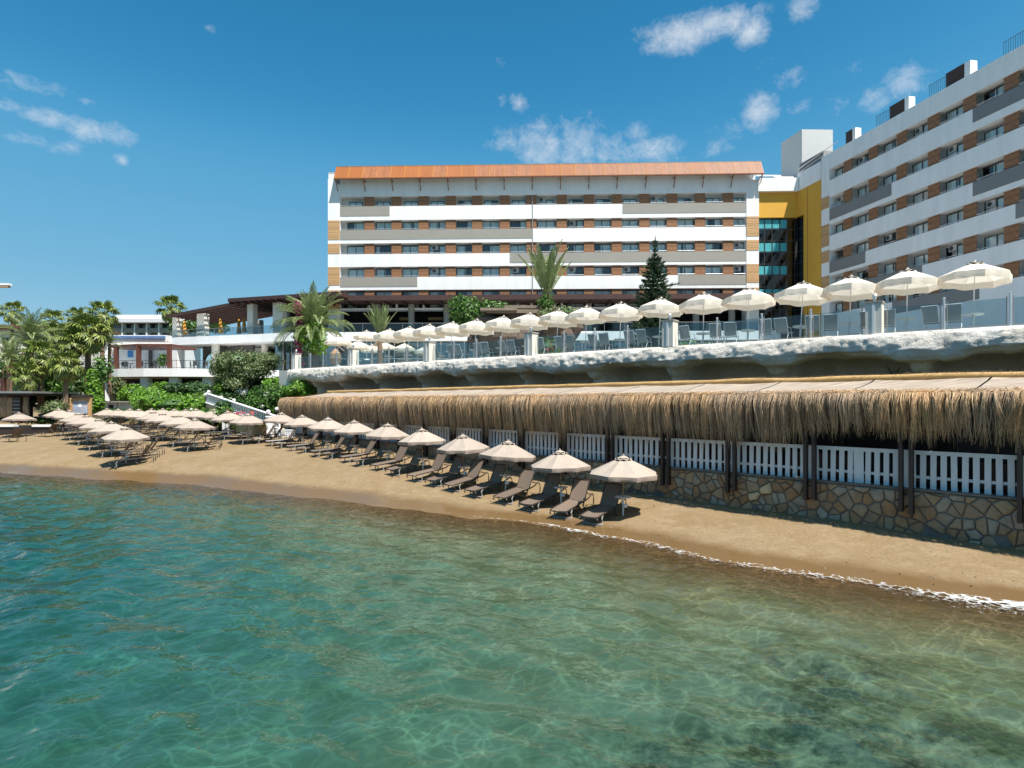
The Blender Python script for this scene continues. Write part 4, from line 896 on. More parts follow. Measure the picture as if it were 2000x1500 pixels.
# ------------------------------------------------------------------ restaurant block on the rise, with lower bar terrace
def pb(mb, x0, x1, y0, y1, Y, d):
    a, b = W(x0, y1, Y), W(x1, y0, Y); return mb.bbox(a.x, b.x, Y, Y+d, a.z, b.z)
def build_restaurant():
    root = thing('restaurant_building', 'white two storey restaurant with brown slatted pergola and columns left of the hotel', 'restaurant', (-36, 82, 4.4), worldcoords=True)
    a, b = W(331, 0, 84), W(578, 0, 77.6); F = Frame(a.x, a.y, b.x-a.x, b.y-a.y, 1); Lw = (Vector((b.x, b.y))-Vector((a.x, a.y))).length; u = F.u
    E = u(640)
    mb = MB(); F.box(mb, 0, E, -10, 0, zr(7.75), zr(8.78)); mb.build('upper_slab', MT['plaster'], root)
    for px, w in ((388, .62), (485, .45), (539, .75)):
        mb = MB(); F.box(mb, u(px)-w, u(px)+w, -1.2, -.3, zr(8.78), zr(11.9+(px > 450)*.9)); mb.build('column', MT['plaster_warm'], root)
    for px, w, o in ((512, .5, -4), (440, .4, -6), (335, .4, -.5)):
        mb = MB(); F.box(mb, u(px)-w, u(px)+w, o-.8, o, zr(8.78), zr(11.6+(px > 450)*1)); mb.build('column', MT['plaster_warm'], root)
    # sloping slatted roof, then the flat brown roof
    def zs(x): return 11.75+(13.0-11.75)*(x-u(331))/(u(470)-u(331))
    for k in range(10):
        o = .4-k*1.05; mb = MB(); x0, x1 = u(329), u(478)
        mb.hexa([F.P(x0, o-.08, zr(zs(x0)-.28)), F.P(x0, o+.08, zr(zs(x0)-.28)), F.P(x1, o+.08, zr(zs(x1)-.28)), F.P(x1, o-.08, zr(zs(x1)-.28)),
                 F.P(x0, o-.08, zr(zs(x0))), F.P(x0, o+.08, zr(zs(x0))), F.P(x1, o+.08, zr(zs(x1))), F.P(x1, o-.08, zr(zs(x1)))]); mb.build('pergola_beam', MT['pergola'], root)
    for k in range(40):
        x = u(330)+(u(476)-u(330))*k/39; mb = MB(); F.box(mb, x-.05, x+.05, -9.5, .5, zr(zs(x))+.003, zr(zs(x))+.10); mb.build('pergola_slat', MT['pergola'], root)
    mb = MB(); F.box(mb, u(456), E+2, -10, 1.0, zr(13.0), zr(13.42)); mb.build('flat_roof', MT['pergola'], root)
    for k in range(12): x = u(458)+k*1.05; mb = MB(); F.box(mb, x-.06, x+.06, -9, .9, zr(12.7), zr(12.99)); mb.build('roof_rafter', MT['pergola'], root)
    mb = MB(); F.box(mb, u(470), E, -10.2, -9.8, zr(8.78), zr(13)); mb.build('back_wall', MT['dark'], root)
    mb = MB(); mb.tube([F.P(.1, -.1, zr(9.8)), F.P(E, -.1, zr(9.8))], .03, 5)
    for k in range(14): x = .1+k*1.5; mb.tube([F.P(x, -.1, zr(8.78)), F.P(x, -.1, zr(9.8))], .025, 4)
    mb.build('railing', MT['greymetal'], root)
    for k in range(13): x = .15+k*1.5; mb = MB(); F.box(mb, x, x+1.4, -.11, -.09, zr(8.85), zr(9.75)); mb.build('railing_pane', MT['glass_rail'], root)
    # lower storey
    mb = MB(); F.box(mb, 0, E, -10, -9.6, zr(2.8), zr(7.75)); mb.build('lower_back_wall', MT['dark'], root)
    mb = MB(); F.box(mb, -.3, 1.1, -1.5, -.2, zr(3.9), zr(7.75)); mb.build('corner_pier', MT['plaster'], root)
    mb = MB(); mb.lathe([(.5, 0), (.5, 3.85)], 14, F.P(u(411), -.9, zr(3.9))); mb.build('round_column', MT['plaster_warm'], root, smooth=True)
    mb = MB(); mb.lathe([(.42, 0), (.42, 3.85)], 14, F.P(u(487), -2.9, zr(3.9))); mb.build('round_column', MT['plaster_warm'], root, smooth=True)
    # arched wall behind
    for pc in (381, 437):
        c = u(pc); r = 1.75; o = -3.2; mb = MB(); n = 14; zt = 7.74; zb = 3.9; zsn = 5.6
        xs = [c+r*math.cos(math.pi*k/n) for k in range(n+1)]; zz = [zsn+1.35*math.sin(math.pi*k/n) for k in range(n+1)]
        for k in range(n):
            mb.add([F.P(xs[k], o, zr(zz[k])), F.P(xs[k+1], o, zr(zz[k+1])), F.P(xs[k+1], o, zr(zt)), F.P(xs[k], o, zr(zt)), F.P(xs[k], o-.4, zr(zz[k])), F.P(xs[k+1], o-.4, zr(zz[k+1]))], [(0, 1, 2, 3), (0, 4, 5, 1)])
        F.box(mb, c-r-.15, c-r, o-.4, o, zr(zb), zr(zt)); F.box(mb, c+r, c+r+.15, o-.4, o, zr(zb), zr(zt)); mb.build('arch', MT['room'], root)
        mb = MB(); F.box(mb, c-1.9, c+1.9, o-3, o-2.7, zr(3.9), zr(7.6)); mb.build('courtyard_wall', MT['plaster'], root)
    for k in range(7):
        x = u(532)+.02+k*1.3; z0 = 5.75
        mb = MB(); F.box(mb, x, x+1.22, -.62, -.6, zr(6.0), zr(7.6)); mb.build('blind', MT['curtain'], root)
        mb = MB(); F.box(mb, x, x+1.22, -.52, -.5, zr(3.9), zr(7.7)); mb.build('window_pane', MT['glass_front'], root)
        mb = MB(); F.box(mb, x+1.22, x+1.30, -.55, -.42, zr(3.9), zr(7.74)); mb.build('window_bar', MT['greymetal'], root)
    # lower terrace slab, bowed towards the sea, on square piers
    pts = [(186, 729, 77.5), (200, 731, 75.5), (230, 733, 74), (280, 735.5, 73), (336, 738, 73), (400, 739, 73.5), (470, 739, 75), (545, 738, 77)]
    mb = MB(); vs = []
    for px, y, Y in pts:
        p = W(px, y, Y); zt = zr(3.98); zb = zr(3.02); vs += [(p.x, Y, zb), (p.x, Y, zt), (p.x, Y+9, zb), (p.x, Y+9, zt)]
    mb.v = vs
    for k in range(len(pts)-1):
        q = 4*k; mb.f += [(q, q+4, q+5, q+1), (q+1, q+5, q+7, q+3), (q+2, q, q-0+0, q+2)[:0] or (q, q+2, q+6, q+4)]
    mb.f += [(0, 1, 3, 2)]; mb.build('terrace_slab', MT['plaster'], root)
    for px, w, Y in ((205, .55, 75.8), (281, .45, 73.6), (338, .5, 73.6), (403, .5, 74.2), (470, .5, 76)):
        p = W(px, 780, Y); mb = MB(); mb.box((p.x, Y+.5, zr(1.0)), (w*2, 1.0, 4.0)); mb.build('pier', MT['plaster'], root)
    mb = MB(); p0, p1 = W(190, 760, 81), W(545, 760, 81); mb.bbox(p0.x, p1.x, 81, 81.4, zr(-1), zr(3)); mb.build('undercroft_wall', MT['dark'], root)
    mb = MB(); n = 26
    rp = []
    for k in range(n+1):
        px = 190+(414-190)*k/n; Y = np.interp(px, [q[0] for q in pts], [q[2] for q in pts])+.15; p = W(px, 0, Y); rp.append(Vector((p.x, Y, zr(3.98))))
    mb.tube([p+Vector((0, 0, .98)) for p in rp], .03, 5); mb.tube([p+Vector((0, 0, .12)) for p in rp], .025, 5)
    for p in rp: mb.tube([p, p+Vector((0, 0, .98))], .02, 4)
    mb.build('terrace_railing', MT['frame_dark'], root)
    # red-brown shade roof over the bar terrace
    for px, Y in ((227, 75.6), (271, 74.2), (331, 74.0)):
        p = W(px, 0, Y); mb = MB(); mb.box((p.x, Y, zr(5.35)), (.42, .42, 2.75)); mb.build('shade_post', MT['redpost'], root)
    q0, q1, q2 = W(213, 0, 76), W(271, 0, 73.9), W(336, 0, 74.2)
    mb = MB(); z0, z1 = zr(6.72), zr(7.0); R4 = [(q0.x, 76), (q1.x, 73.9), (q2.x, 74.2), (q2.x, 80), (q0.x, 80)]
    mb.v = [(x, y, z0) for x, y in R4]+[(x, y, z1) for x, y in R4]; mb.f = [(4, 3, 2, 1, 0), (5, 6, 7, 8, 9)]+[(k, (k+1) % 5, 5+(k+1) % 5, 5+k) for k in range(5)]; mb.build('shade_roof', MT['redpost'], root)
    mb = MB(); pb(mb, 196, 334, 663, 721, 82, .4); mb.build('bar_wall', MT['plaster'], root)
    mb = MB(); pb(mb, 215, 326, 654.5, 667, 80.3, 1.2); mb.build('awning', MT['plaster'], root)
    mb = MB(); pb(mb, 214, 322, 656, 661, 80.1, .15); mb.build('awning_stripe', M('blue_awning', (.10, .19, .38), .7, var=.3, vscale=1.5), root)
    mb = MB(); pb(mb, 249, 259, 685, 698, 81.9, .08); mb.build('wall_picture', M('blue_picture', (.07, .28, .62), .6, var=.4, vscale=2), root)
    mb = MB(); pb(mb, 290, 297, 683, 720, 81.8, .1); mb.build('bar_doorway', MT['room'], root)
    # closed ochre parasols on the upper terrace
    for i, px in enumerate((341, 361, 412, 440, 459)):
        p = Vector(F.P(u(px), -1.6-(i % 2)*.8, zr(8.78)))
        lab = ['folded ochre parasol nearest the outer corner of the upper restaurant terrace', 'folded ochre parasol second from the outer corner of the restaurant terrace', 'folded ochre parasol just beside the square column on the upper terrace', 'folded ochre parasol between two others under the slatted pergola', 'folded ochre parasol closest to the flat brown roof of the restaurant'][i]
        t = thing('folded_parasol', lab, 'parasol', p, group='folded ochre parasols on the restaurant terrace')
        mb = MB(); mb.tube([(0, 0, 0), (0, 0, 2.5)], .03, 5); mb.build('pole', MT['whitemetal'], t, local=True)
        mb = MB(); mb.lathe([(.05, 2.5), (.16, 2.2), (.22, 1.6), (.30, 1.0), (.38, .55), (.30, .5)], 9)
        mb.v = [(x*(1+.25*math.sin(7*k)), y*(1+.25*math.cos(5*k)), z) for k, (x, y, z) in enumerate(mb.v)]; mb.build('canopy', MT['canvas_yellow'], t, local=True)
    return F
FR = build_restaurant()
def build_far():
    root = thing('distant_hotel', 'distant white low hotel with teal windows behind the palms', 'hotel', (-90, 132, 15), worldcoords=True)
    Y = 130
    mb = MB(); pb(mb, 218, 345, 628, 720, Y, 10); mb.build('wall', MT['plaster'], root)
    mb = MB(); pb(mb, 226, 400, 615, 624, Y+4, 10); mb.build('roof', MT['plaster'], root)
    mb = MB(); pb(mb, 205, 345, 622, 629.5, Y-2.5, 12); mb.build('roof_slab', M('shaded_soffit_white', (.62, .63, .66), .8, var=.04), root)
    for px in (238, 262.5, 286, 310, 333):
        mb = MB(); pb(mb, px-1.2, px+1.2, 629.6, 660, Y-1.6, 1); mb.build('pillar', MT['plaster'], root)
    for k, px in enumerate((227, 251, 275, 298, 321)):
        mb = MB(); pb(mb, px-9, px+9, 631, 641, Y-.15, .1); q = mb.build('window', MT['glass_teal'], root)
        mb = MB(); pb(mb, px-10, px+10, 641.2, 648, Y-1.4, .2); mb.build('balcony_panel', MT['greypanel'], root)
        mb = MB(); pb(mb, px-8, px+8, 651, 657, Y-.15, .1); mb.build('window', MT['glass_teal'], root)
    r2 = thing('hillside_house', 'pale house with terracotta tint glimpsed between the palm crowns', 'house', W(60, 700, 95), worldcoords=True)
    mb = MB(); pb(mb, -40, 150, 640, 790, 96, 8); mb.build('wall', MT['plaster_warm'], r2)
    mb = MB(); pb(mb, -45, 155, 634, 641, 95, 10); mb.build('roof', MT['redpost'], r2)
    for px, y in ((10, 660), (50, 662), (100, 665), (130, 662), (20, 700), (75, 700), (120, 705)):
        mb = MB(); pb(mb, px-6, px+6, y, y+12, 95.9, .08); mb.build('window', MT['frame_dark'], r2)
    r3 = thing('roof_corner', 'tip of a pale flat roof jutting in high beside the palms', 'roof', W(-60, 700, 70), worldcoords=True)
    mb = MB(); pb(mb, -200, 17, 553, 557, 70, .5); mb.build('roof_edge', MT['plaster'], r3)
    mb = MB(); pb(mb, -200, 15, 557.3, 561, 70.05, .4); mb.build('roof_soffit', MT['wood_pale'], r3)
    mb = MB(); pb(mb, -300, -180, 561.2, 800, 71, 5); mb.build('wall', MT['plaster'], r3)
build_far()
# ------------------------------------------------------------------ beach umbrellas and loungers
def canopy_parts(Rr, ztop, zrim, val, n, sag, canopy_m, val_m, t, capr=.30, caph=.10, scallop=.025):
    sub = 4; K = n*sub; mb = MB()
    def rad(a, r):             # polygon between ribs, edges pulled in a little
        k = (a % (2*math.pi/n))-math.pi/n; return r*math.cos(math.pi/n)/math.cos(k)*(1-sag*(1-abs(k)/(math.pi/n)))
    levels = [(.10, ztop-.06), (.35, None), (.65, None), (.85, None), (1.0, None)]
    rings = []
    for lv, (fr, z) in enumerate(levels):
        ring = []
        for k in range(K):
            a = 2*math.pi*k/K; r = rad(a, Rr*fr); e = abs((k % sub)-sub/2)/(sub/2)
            zz = ztop-.05+(zrim-ztop+.05)*(fr**1.08)-.035*(1-e)*math.sin(math.pi*min(fr, .999)**1.2)
            ring.append((r*math.cos(a), r*math.sin(a), zz))
        rings.append(ring)
    for rg in rings: mb.v += rg
    for i in range(len(rings)-1):
        for k in range(K): mb.f.append((i*K+k, (i+1)*K+k, (i+1)*K+(k+1) % K, i*K+(k+1) % K))
    mb.build('canopy', canopy_m, t, local=True)
    mb = MB(); rim = rings[-1]; mid = []; low = []
    for k, (x, y, z) in enumerate(rim):
        e = abs((k % sub)-sub/2)/(sub/2); j = .012*math.sin(k*2.3)
        mid.append((x*(1.002+j*.4), y*(1.002+j*.4), z-val*.5)); low.append((x*(.992+j), y*(.992+j), z-val+scallop*(1-e)*(.6+.4*math.sin(k))))
    rim2 = [(x*1.003, y*1.003, z+.004) for x, y, z in rim]
    mb.v = rim2+mid+low
    for i in range(2):
        for k in range(K): mb.f.append((i*K+k, i*K+(k+1) % K, (i+1)*K+(k+1) % K, (i+1)*K+k))
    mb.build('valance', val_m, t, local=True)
    # raised vent cap; a dark band paints the shade into its openings
    mb = MB(); mb.v = [(0, 0, ztop)]
    for fr, in ((.5,), (1.0,)):
        for k in range(K):
            a = 2*math.pi*k/K; e = abs((k % sub)-sub/2)/(sub/2); r = rad(a, capr*fr)
            base = ztop-.05+(zrim-ztop+.05)*((capr/Rr)**1.08)
            zc = ztop-(ztop-base-.045)*fr if fr < 1 else base+.022+.045*max(0, 1-e*1.6)**.5
            mb.v.append((r*math.cos(a), r*math.sin(a), zc))
    for k in range(K): mb.f.append((0, 1+k, 1+(k+1) % K)); mb.f.append((1+k, 1+K+k, 1+K+(k+1) % K, 1+(k+1) % K))
    mb.build('vent_cap', canopy_m, t, local=True)
    mb = MB(); zb = ztop-.05+(zrim-ztop+.05)*((capr*.86/Rr)**1.08); mb.lathe([(capr*.84, zb-.02), (capr*.84, zb+.075)], n, phase=0); mb.build('vent_shade_band', MT['vent_shade'], t, local=True)
    mb = MB(); mb.lathe([(0, ztop+.05), (.025, ztop+.03), (.03, ztop-.02)], 6); mb.build('finial', canopy_m, t, local=True)
    # ribs below
    for k in range(n):
        a = 2*math.pi*k/n; mb = MB(); r = Rr*.97
        mb.tube([(.03*math.cos(a), .03*math.sin(a), ztop-.12), (r*math.cos(a), r*math.sin(a), zrim-.02)], .009, 4); mb.build('rib', MT['whitemetal'], t, local=True)
def make_beach_umbrella():
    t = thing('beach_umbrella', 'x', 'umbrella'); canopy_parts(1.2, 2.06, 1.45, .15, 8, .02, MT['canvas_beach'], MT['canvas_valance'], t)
    MB().tube([(0, 0, -.15), (0, 0, 2.0)], .02, 6).build('pole', M('varnished_pole', (.30, .20, .12), .5, var=.15), t, local=True)
    MB().lathe([(0, .645), (.27, .645), (.28, .632), (.27, .618), (.03, .61), (.028, .5)], 18).build('tray_table', MT['whitemetal'], t, local=True)
    MB().lathe([(.02, .28), (.075, .30), (.10, .40), (.092, .40), (.07, .31)], 10, (.09, -.04, 0)).build('ash_cup', MT['whitemetal'], t, local=True)
    MB().lathe([(.03, -.05), (.03, .5), (.022, .52)], 6).build('pole_sleeve', MT['whitemetal'], t, local=True)
    return t
def make_lounger():
    t = thing('sun_lounger', 'x', 'sun lounger'); w = .33; hz = .335
    # sling seat and back, slightly sagging
    def sheet(pts, half):
        mb = MB(); m = 5
        for (y, z) in pts:
            for k in range(m):
                x = -half+2*half*k/(m-1); mb.v.append((x, y, z-.018*(1-(x/half)**2)))
        for i in range(len(pts)-1):
            for k in range(m-1): q = i*m+k; mb.f.append((q, q+1, q+m+1, q+m))
        return mb
    ang = R(54); L = .80; hy = .30
    sheet([(-1.08, hz-.01), (-.8, hz+.005), (-.3, hz), (0, hz), (hy, hz)], w-.03).build('seat', MT['sling'], t, local=True)
    back = [(hy+.01+L*s*math.cos(ang), hz+.01+L*s*math.sin(ang)) for s in (0, .25, .5, .75, 1)]
    b = sheet(back, w-.03).build('backrest', MT['sling'], t, local=True)
    f = MB()
    for s in (-1, 1): f.tube([(s*(w-.015), hy, hz+.01), (s*(w-.015), hy+L*math.cos(ang), hz+.01+L*math.sin(ang))], .018, 5)
    f.tube([(-w+.015, hy+L*math.cos(ang), hz+.01+L*math.sin(ang)), (w-.015, hy+L*math.cos(ang), hz+.01+L*math.sin(ang))], .018, 5); f.build('back_frame', MT['frame_brown'], b, local=True)
    for s in (-1, 1):
        mb = MB(); x = s*w
        mb.tube([(x, -1.10, hz-.15), (x, -1.16, hz-.07), (x, -1.11, hz-.005), (x, -.6, hz), (x, .3, hz), (x, .62, hz+.03), (x, .88, hz+.11), (x, .97, hz+.04), (x, .99, hz-.1), (x, .95, hz-.31)], .024, 6); mb.build('side_rail', MT['frame_brown'], t, local=True)
        mb = MB(); mb.tube([(x*.97, -.74, hz-.02), (x*1.0, -.84, hz-.14), (x*1.03, -.81, hz-.26), (x*1.02, -.88, .02)], .026, 6, .02); mb.build('leg', MT['legs_grey'], t, local=True)
        mb = MB(); mb.tube([(x*.97, .20, hz-.02), (x*1.0, .10, hz-.14), (x*1.02, .16, hz-.25), (x*1.02, .22, .02)], .026, 6, .02); mb.build('leg', MT['frame_brown'], t, local=True)
    MB().tube([(-w, -1.13, hz-.04), (w, -1.13, hz-.04)], .022, 5).tube([(-w, -.74, hz-.03), (w, -.74, hz-.03)], .015, 4).tube([(-w, .28, hz-.02), (w, .28, hz-.02)], .015, 4).tube([(-w, .86, hz+.10), (w, .86, hz+.10)], .015, 4).build('cross_bar', MT['frame_brown'], t, local=True)
    MB().tube([(-w*.8, hy+.5*L*math.cos(ang), hz+.5*L*math.sin(ang)-.02), (-w*.8, .80, hz+.05)], .012, 4).build('back_stay', MT['frame_brown'], t, local=True)
    MB().tube([(w*.8, hy+.5*L*math.cos(ang), hz+.5*L*math.sin(ang)-.02), (w*.8, .80, hz+.05)], .012, 4).build('back_stay', MT['frame_brown'], t, local=True)
    MB().box((0, -.875, .015), (w*2.05, .10, .03)).build('foot_bar', MT['legs_grey'], t, local=True)
    return t
def slope_tilt(x, y, rz):
    """pitch about local X so the lounger lies on the sand"""
    d = Vector((-math.sin(rz), math.cos(rz))); return math.atan2(gz(x+d.x*.7, y+d.y*.7)-gz(x-d.x*.7, y-d.y*.7), 1.4)
def beach():
    U = make_beach_umbrella(); Lg = make_lounger(); first = [True, True]; rng = random.Random(21)
    def umb(x, y, label, group):
        z = gz(x, y); rz = -.35+rng.uniform(-.35, .35); tl = (rng.uniform(-.045, .045), rng.uniform(-.045, .045))
        if first[0]: U.location = (x, y, z); U.rotation_euler = (*tl, rz); tag(U, label, None, group); first[0] = False; KIDS[U.name] = [(c, list(c.children)) for c in U.children]
        else: k_ = rng.uniform(.97, 1.03); dup(U, (x, y, z), rz, label, group, tilt=tl, scale=(k_, k_, rng.uniform(.97, 1.02)))
    def lng(x, y, rz, label, group, flat=False):
        z = gz(x, y); rz += rng.uniform(-.05, .05); tl = (slope_tilt(x, y, rz), 0)
        if first[1]: Lg.location = (x, y, z); Lg.rotation_euler = (*tl, rz); tag(Lg, label, None, group); first[1] = False; KIDS[Lg.name] = [(c, list(c.children)) for c in Lg.children]
        else: dup(Lg, (x, y, z), rz, label, group, tilt=tl)
    # single row along the rubble wall
    for i, px in enumerate((1217, 1096, 987, 907, 826, 756, 693, 640, 592, 547)):
        Y = 23.15/(.925+(px-1000)/1200); X = (px-1000)/1200*Y; t, n = tn(X, Y); w = nth(i)
        umb(X, Y, f'beige beach umbrella, {w} from the near end of the row along the rubble wall' if i else 'beige beach umbrella at the near end of the row along the rubble wall', 'beige umbrellas in the row along the wall')
        for k, dt in enumerate((.42, 1.86)):
            p = TN(t+dt, 16.55+rng.uniform(-.06, .06))
            side = 'at the pole of' if k == 0 else 'just beyond'
            lng(p.x, p.y, -.60-.05*i, f'brown sun lounger {side} the {w} wall row umbrella from the near end', 'sun loungers in the row along the wall')
    # three rows on the wide part of the beach
    d = Vector((.93, .37)); q = Vector((-.37, .93)); yaw = math.atan2(d.y, d.x)-math.pi/2
    for row, Cn, pxs in (('front', 10.3, (246, 218, 192, 170, 152, 134, 116, 103)), ('middle', 16.0, (380, 351, 318, 300, 270, 252, 231, 210, 192)), ('back', 20.9, (484, 448, 417, 385, 362, 341, 317, 298, 276))):
        for i, px in enumerate(pxs):
            Y = Cn/(.925+(px-1000)/1200); X = (px-1000)/1200*Y; w = nth(i)
            umb(X, Y, f'beige beach umbrella, {w} from the near end of the {row} row of the beach cluster', f'beige umbrellas of the {row} beach row')
            for k, (a, b) in enumerate(((.55, -.6), (.55, .75), (.6, 2.15)) if row == 'front' else ((.55, -.6), (.55, .75))):
                p = Vector((X, Y))+d*a+q*b
                lng(p.x, p.y, yaw, f"sun lounger {('nearer than', 'just beyond', 'well past')[k]} the {w} {row} row umbrella of the beach cluster", f'sun loungers of the {row} beach row')
    X, Y = (37-1000)/1200*51, 51
    umb(X, Y, 'lone beige beach umbrella standing apart in front of the thatched bar hut', None)
    for px, Yy, rz, lab in ((24, 46.5, -1.9, 'tan sun lounger turned the other way under the lone umbrella'), (92, 50, -1.75, 'tan sun lounger standing by itself between lone umbrella and front row')):
        x = (px-1000)/1200*Yy; lng(x, Yy, rz, lab, None)
    x = (140-1000)/1200*62; umb(x, 62, 'beige beach umbrella behind the cluster just in front of the map board', None)
beach()

# ------------------------------------------------------------------ upper terrace: railing, pillars, parasols, chairs
PILS = [s_of(px) for px in (1708, 1308, 1037, 838, 690, 578)]
PILS = [PILS[0]-8.9]+PILS
RZT = math.atan2(TT[1], TT[0])
def terrace():
    # pillars
    t = None
    labs = ['x', 'white masonry railing pillar with lamp, nearest to the hotel wing side', 'white masonry railing pillar beside the tall tree and eighth parasol', 'white masonry railing pillar in front of the rock grotto', 'white masonry railing pillar beneath the small palm', 'white masonry railing pillar next to the hanging egg chair', 'white masonry corner pillar ending the terrace railing by the pink blossoms']
    for i, s in enumerate(PILS):
        p = SM(s, M0+.02, FZ)
        if i == 0: continue
        if t is None:
            t = thing('railing_pillar', labs[i], 'pillar', p, RZT, 'white pillars in the terrace railing')
            MB().bbox(-.30, .30, -.30, .30, 0, 1.30).build('shaft', MT['plaster_warm'], t, local=True)
            MB().bbox(-.05, .05, .305, .33, 0, 1.29).build('conduit', MT['whitemetal'], t, local=True)
            MB().bbox(-.34, .34, -.34, .34, 1.303, 1.38).build('cap', MT['greypanel'], t, local=True)
            l = MB().lathe([(.05, 1.385), (.05, 1.52), (.085, 1.53), (.085, 1.66), (.06, 1.70), (0, 1.70)], 10).build('lamp', MT['steel'], t, local=True)
        else: dup(t, p, RZT, labs[i])
    # railing sections
    names = ['nearest the picture edge beyond the last pillar', 'between the first and second white pillars from the hotel wing', 'between the second and third white pillars from the hotel wing', 'between the third and fourth white pillars from the hotel wing', 'by the small palm between fourth and fifth white pillars', 'in front of the hanging egg chair beside the date palm']
    for i in range(6):
        a, b = PILS[i]+.36, PILS[i+1]-.36; n = 4; root = thing('glass_railing', f'steel framed glass railing section {names[i]}', 'railing', SM((a+b)/2, M0, FZ), worldcoords=True, group='glass railing sections along the terrace')
        w = (b-a)/n
        for k in range(n):
            s0, s1 = a+k*w+.10, a+(k+1)*w-.10
            def bx(mb, s0, s1, m0, m1, z0, z1):
                return mb.hexa([SM(s1, m0, z0), SM(s0, m0, z0), SM(s0, m1, z0), SM(s1, m1, z0), SM(s1, m0, z1), SM(s0, m0, z1), SM(s0, m1, z1), SM(s1, m1, z1)])
            mb = MB(); bx(mb, s0+.02, s1-.02, M0-.006, M0+.006, FZ+.09, FZ+1.09); p = mb.build('glass_panel', MT['glass_rail'], root)
            mb = MB()
            mb.tube([SM(s0, M0, FZ+1.16), SM(s0, M0, FZ+.02)], .02, 5); mb.tube([SM(s1, M0, FZ+1.16), SM(s1, M0, FZ+.02)], .02, 5); mb.tube([SM(s0, M0, FZ+.08), SM(s1, M0, FZ+.08)], .018, 5)
            mb.build('panel_frame', MT['greymetal'], root)
            if k < n-1:
                c = a+(k+1)*w; mb = MB(); mb.tube([SM(c, M0, FZ-.05), SM(c, M0, FZ+1.22)], .042, 7); mb.lathe([(.03, 1.22), (.055, 1.25), (.055, 1.30), (0, 1.33)], 8, SM(c, M0, FZ))
                for z in (.3, .95): mb.tube([SM(c-.1, M0, FZ+z), SM(c+.1, M0, FZ+z)], .014, 4)
                mb.build('post', MT['steel'], root)
    # parasols
    t = thing('terrace_parasol', 'x', 'parasol'); canopy_parts(1.26, 2.92, 2.28, .30, 8, .015, MT['canvas_white'], MT['canvas_white'], t, .34, .1, .05)
    MB().tube([(0, 0, 0), (0, 0, 2.85)], .024, 6).build('pole', MT['whitemetal'], t, local=True)
    MB().lathe([(0, .74), (.36, .74), (.37, .725), (.36, .71), (.05, .69), (.045, .3), (.03, .28)], 18).build('tray_table', MT['whitemetal'], t, local=True)
    MB().lathe([(0, .12), (.07, .12), (.26, .07), (.30, 0)], 14).build('foot', MT['whitemetal'], t, local=True)
    ch = thing('sling_chair', 'x', 'chair')
    def sheet(pts, half):
        mb = MB()
        for (y, z) in pts: mb.v += [(-half, y, z), (0, y, z-.012), (half, y, z)]
        for i in range(len(pts)-1):
            for k in range(2): q = 3*i+k; mb.f.append((q, q+1, q+4, q+3))
        return mb
    sheet([(-.02, .42), (.3, .40), (.56, .44)], .27).build('seat', MT['sling_grey'], ch, local=True)
    sheet([(-.04, .44), (-.16, .72), (-.27, 1.06)], .27).build('backrest', MT['sling_grey'], ch, local=True)
    for s in (-1, 1):
        x = s*.285
        MB().tube([(x, -.28, 1.08), (x, -.03, .42), (x, .58, .45)], .016, 5).build('side_frame', MT['whitemetal'], ch, local=True)
        MB().tube([(x, .02, .42), (x, -.22, .0)], .016, 5).build('leg', MT['whitemetal'], ch, local=True)
        MB().tube([(x, .40, .43), (x, .52, .0)], .016, 5).build('leg', MT['whitemetal'], ch, local=True)
        MB().tube([(x, -.14, .68), (x*1.04, .30, .66), (x, .36, .43)], .014, 5).build('arm', MT['whitemetal'], ch, local=True)
    MB().tube([(-.285, -.28, 1.08), (.285, -.28, 1.08)], .016, 5).build('top_rail', MT['whitemetal'], ch, local=True)
    ft, fc = True, True; rng = random.Random(3)
    pxs = (1900, 1770, 1658, 1562, 1460, 1373, 1286, 1210, 1143, 1085, 1028, 976, 924, 877, 834, 795, 757)
    CU = 49.5
    for i, px in enumerate(pxs):
        Y = CU*1200/(px+480); X = CU-1.2333*Y; w = nth(i); p = Vector((X, Y, FZ)); tl = (rng.uniform(-.03, .03)+.075, rng.uniform(-.03, .03)-.045)
        lab = f'cream octagonal parasol, {w} from the hotel wing end of the glass railing' if i else 'cream octagonal parasol standing nearest the viewer at the glass railing'
        if ft: t.location = p; t.rotation_euler = (*tl, RZT+.3); tag(t, lab, None, 'cream parasols behind the glass railing'); ft = False; KIDS[t.name] = [(c, list(c.children)) for c in t.children]
        else: dup(t, p, RZT+.3+rng.uniform(-.15, .15), lab, 'cream parasols behind the glass railing', tilt=tl)
        s0 = TT[0]*X+TT[1]*Y
        if i > 13: continue
        for k, ds in enumerate((.62, 1.35)):
            q = SM(s0+ds, M0+.72+rng.uniform(-.05, .1), FZ); rz = RZT+rng.uniform(-.2, .2)+math.pi
            lab = f"grey sling chair {('beside', 'just past')[k]} the {w} parasol from the wing, behind the glass"
            if fc: ch.location = q; ch.rotation_euler = (0, 0, rz); tag(ch, lab, None, 'grey sling chairs behind the glass railing'); fc = False; KIDS[ch.name] = [(c, list(c.children)) for c in ch.children]
            else: dup(ch, q, rz, lab, 'grey sling chairs behind the glass railing')
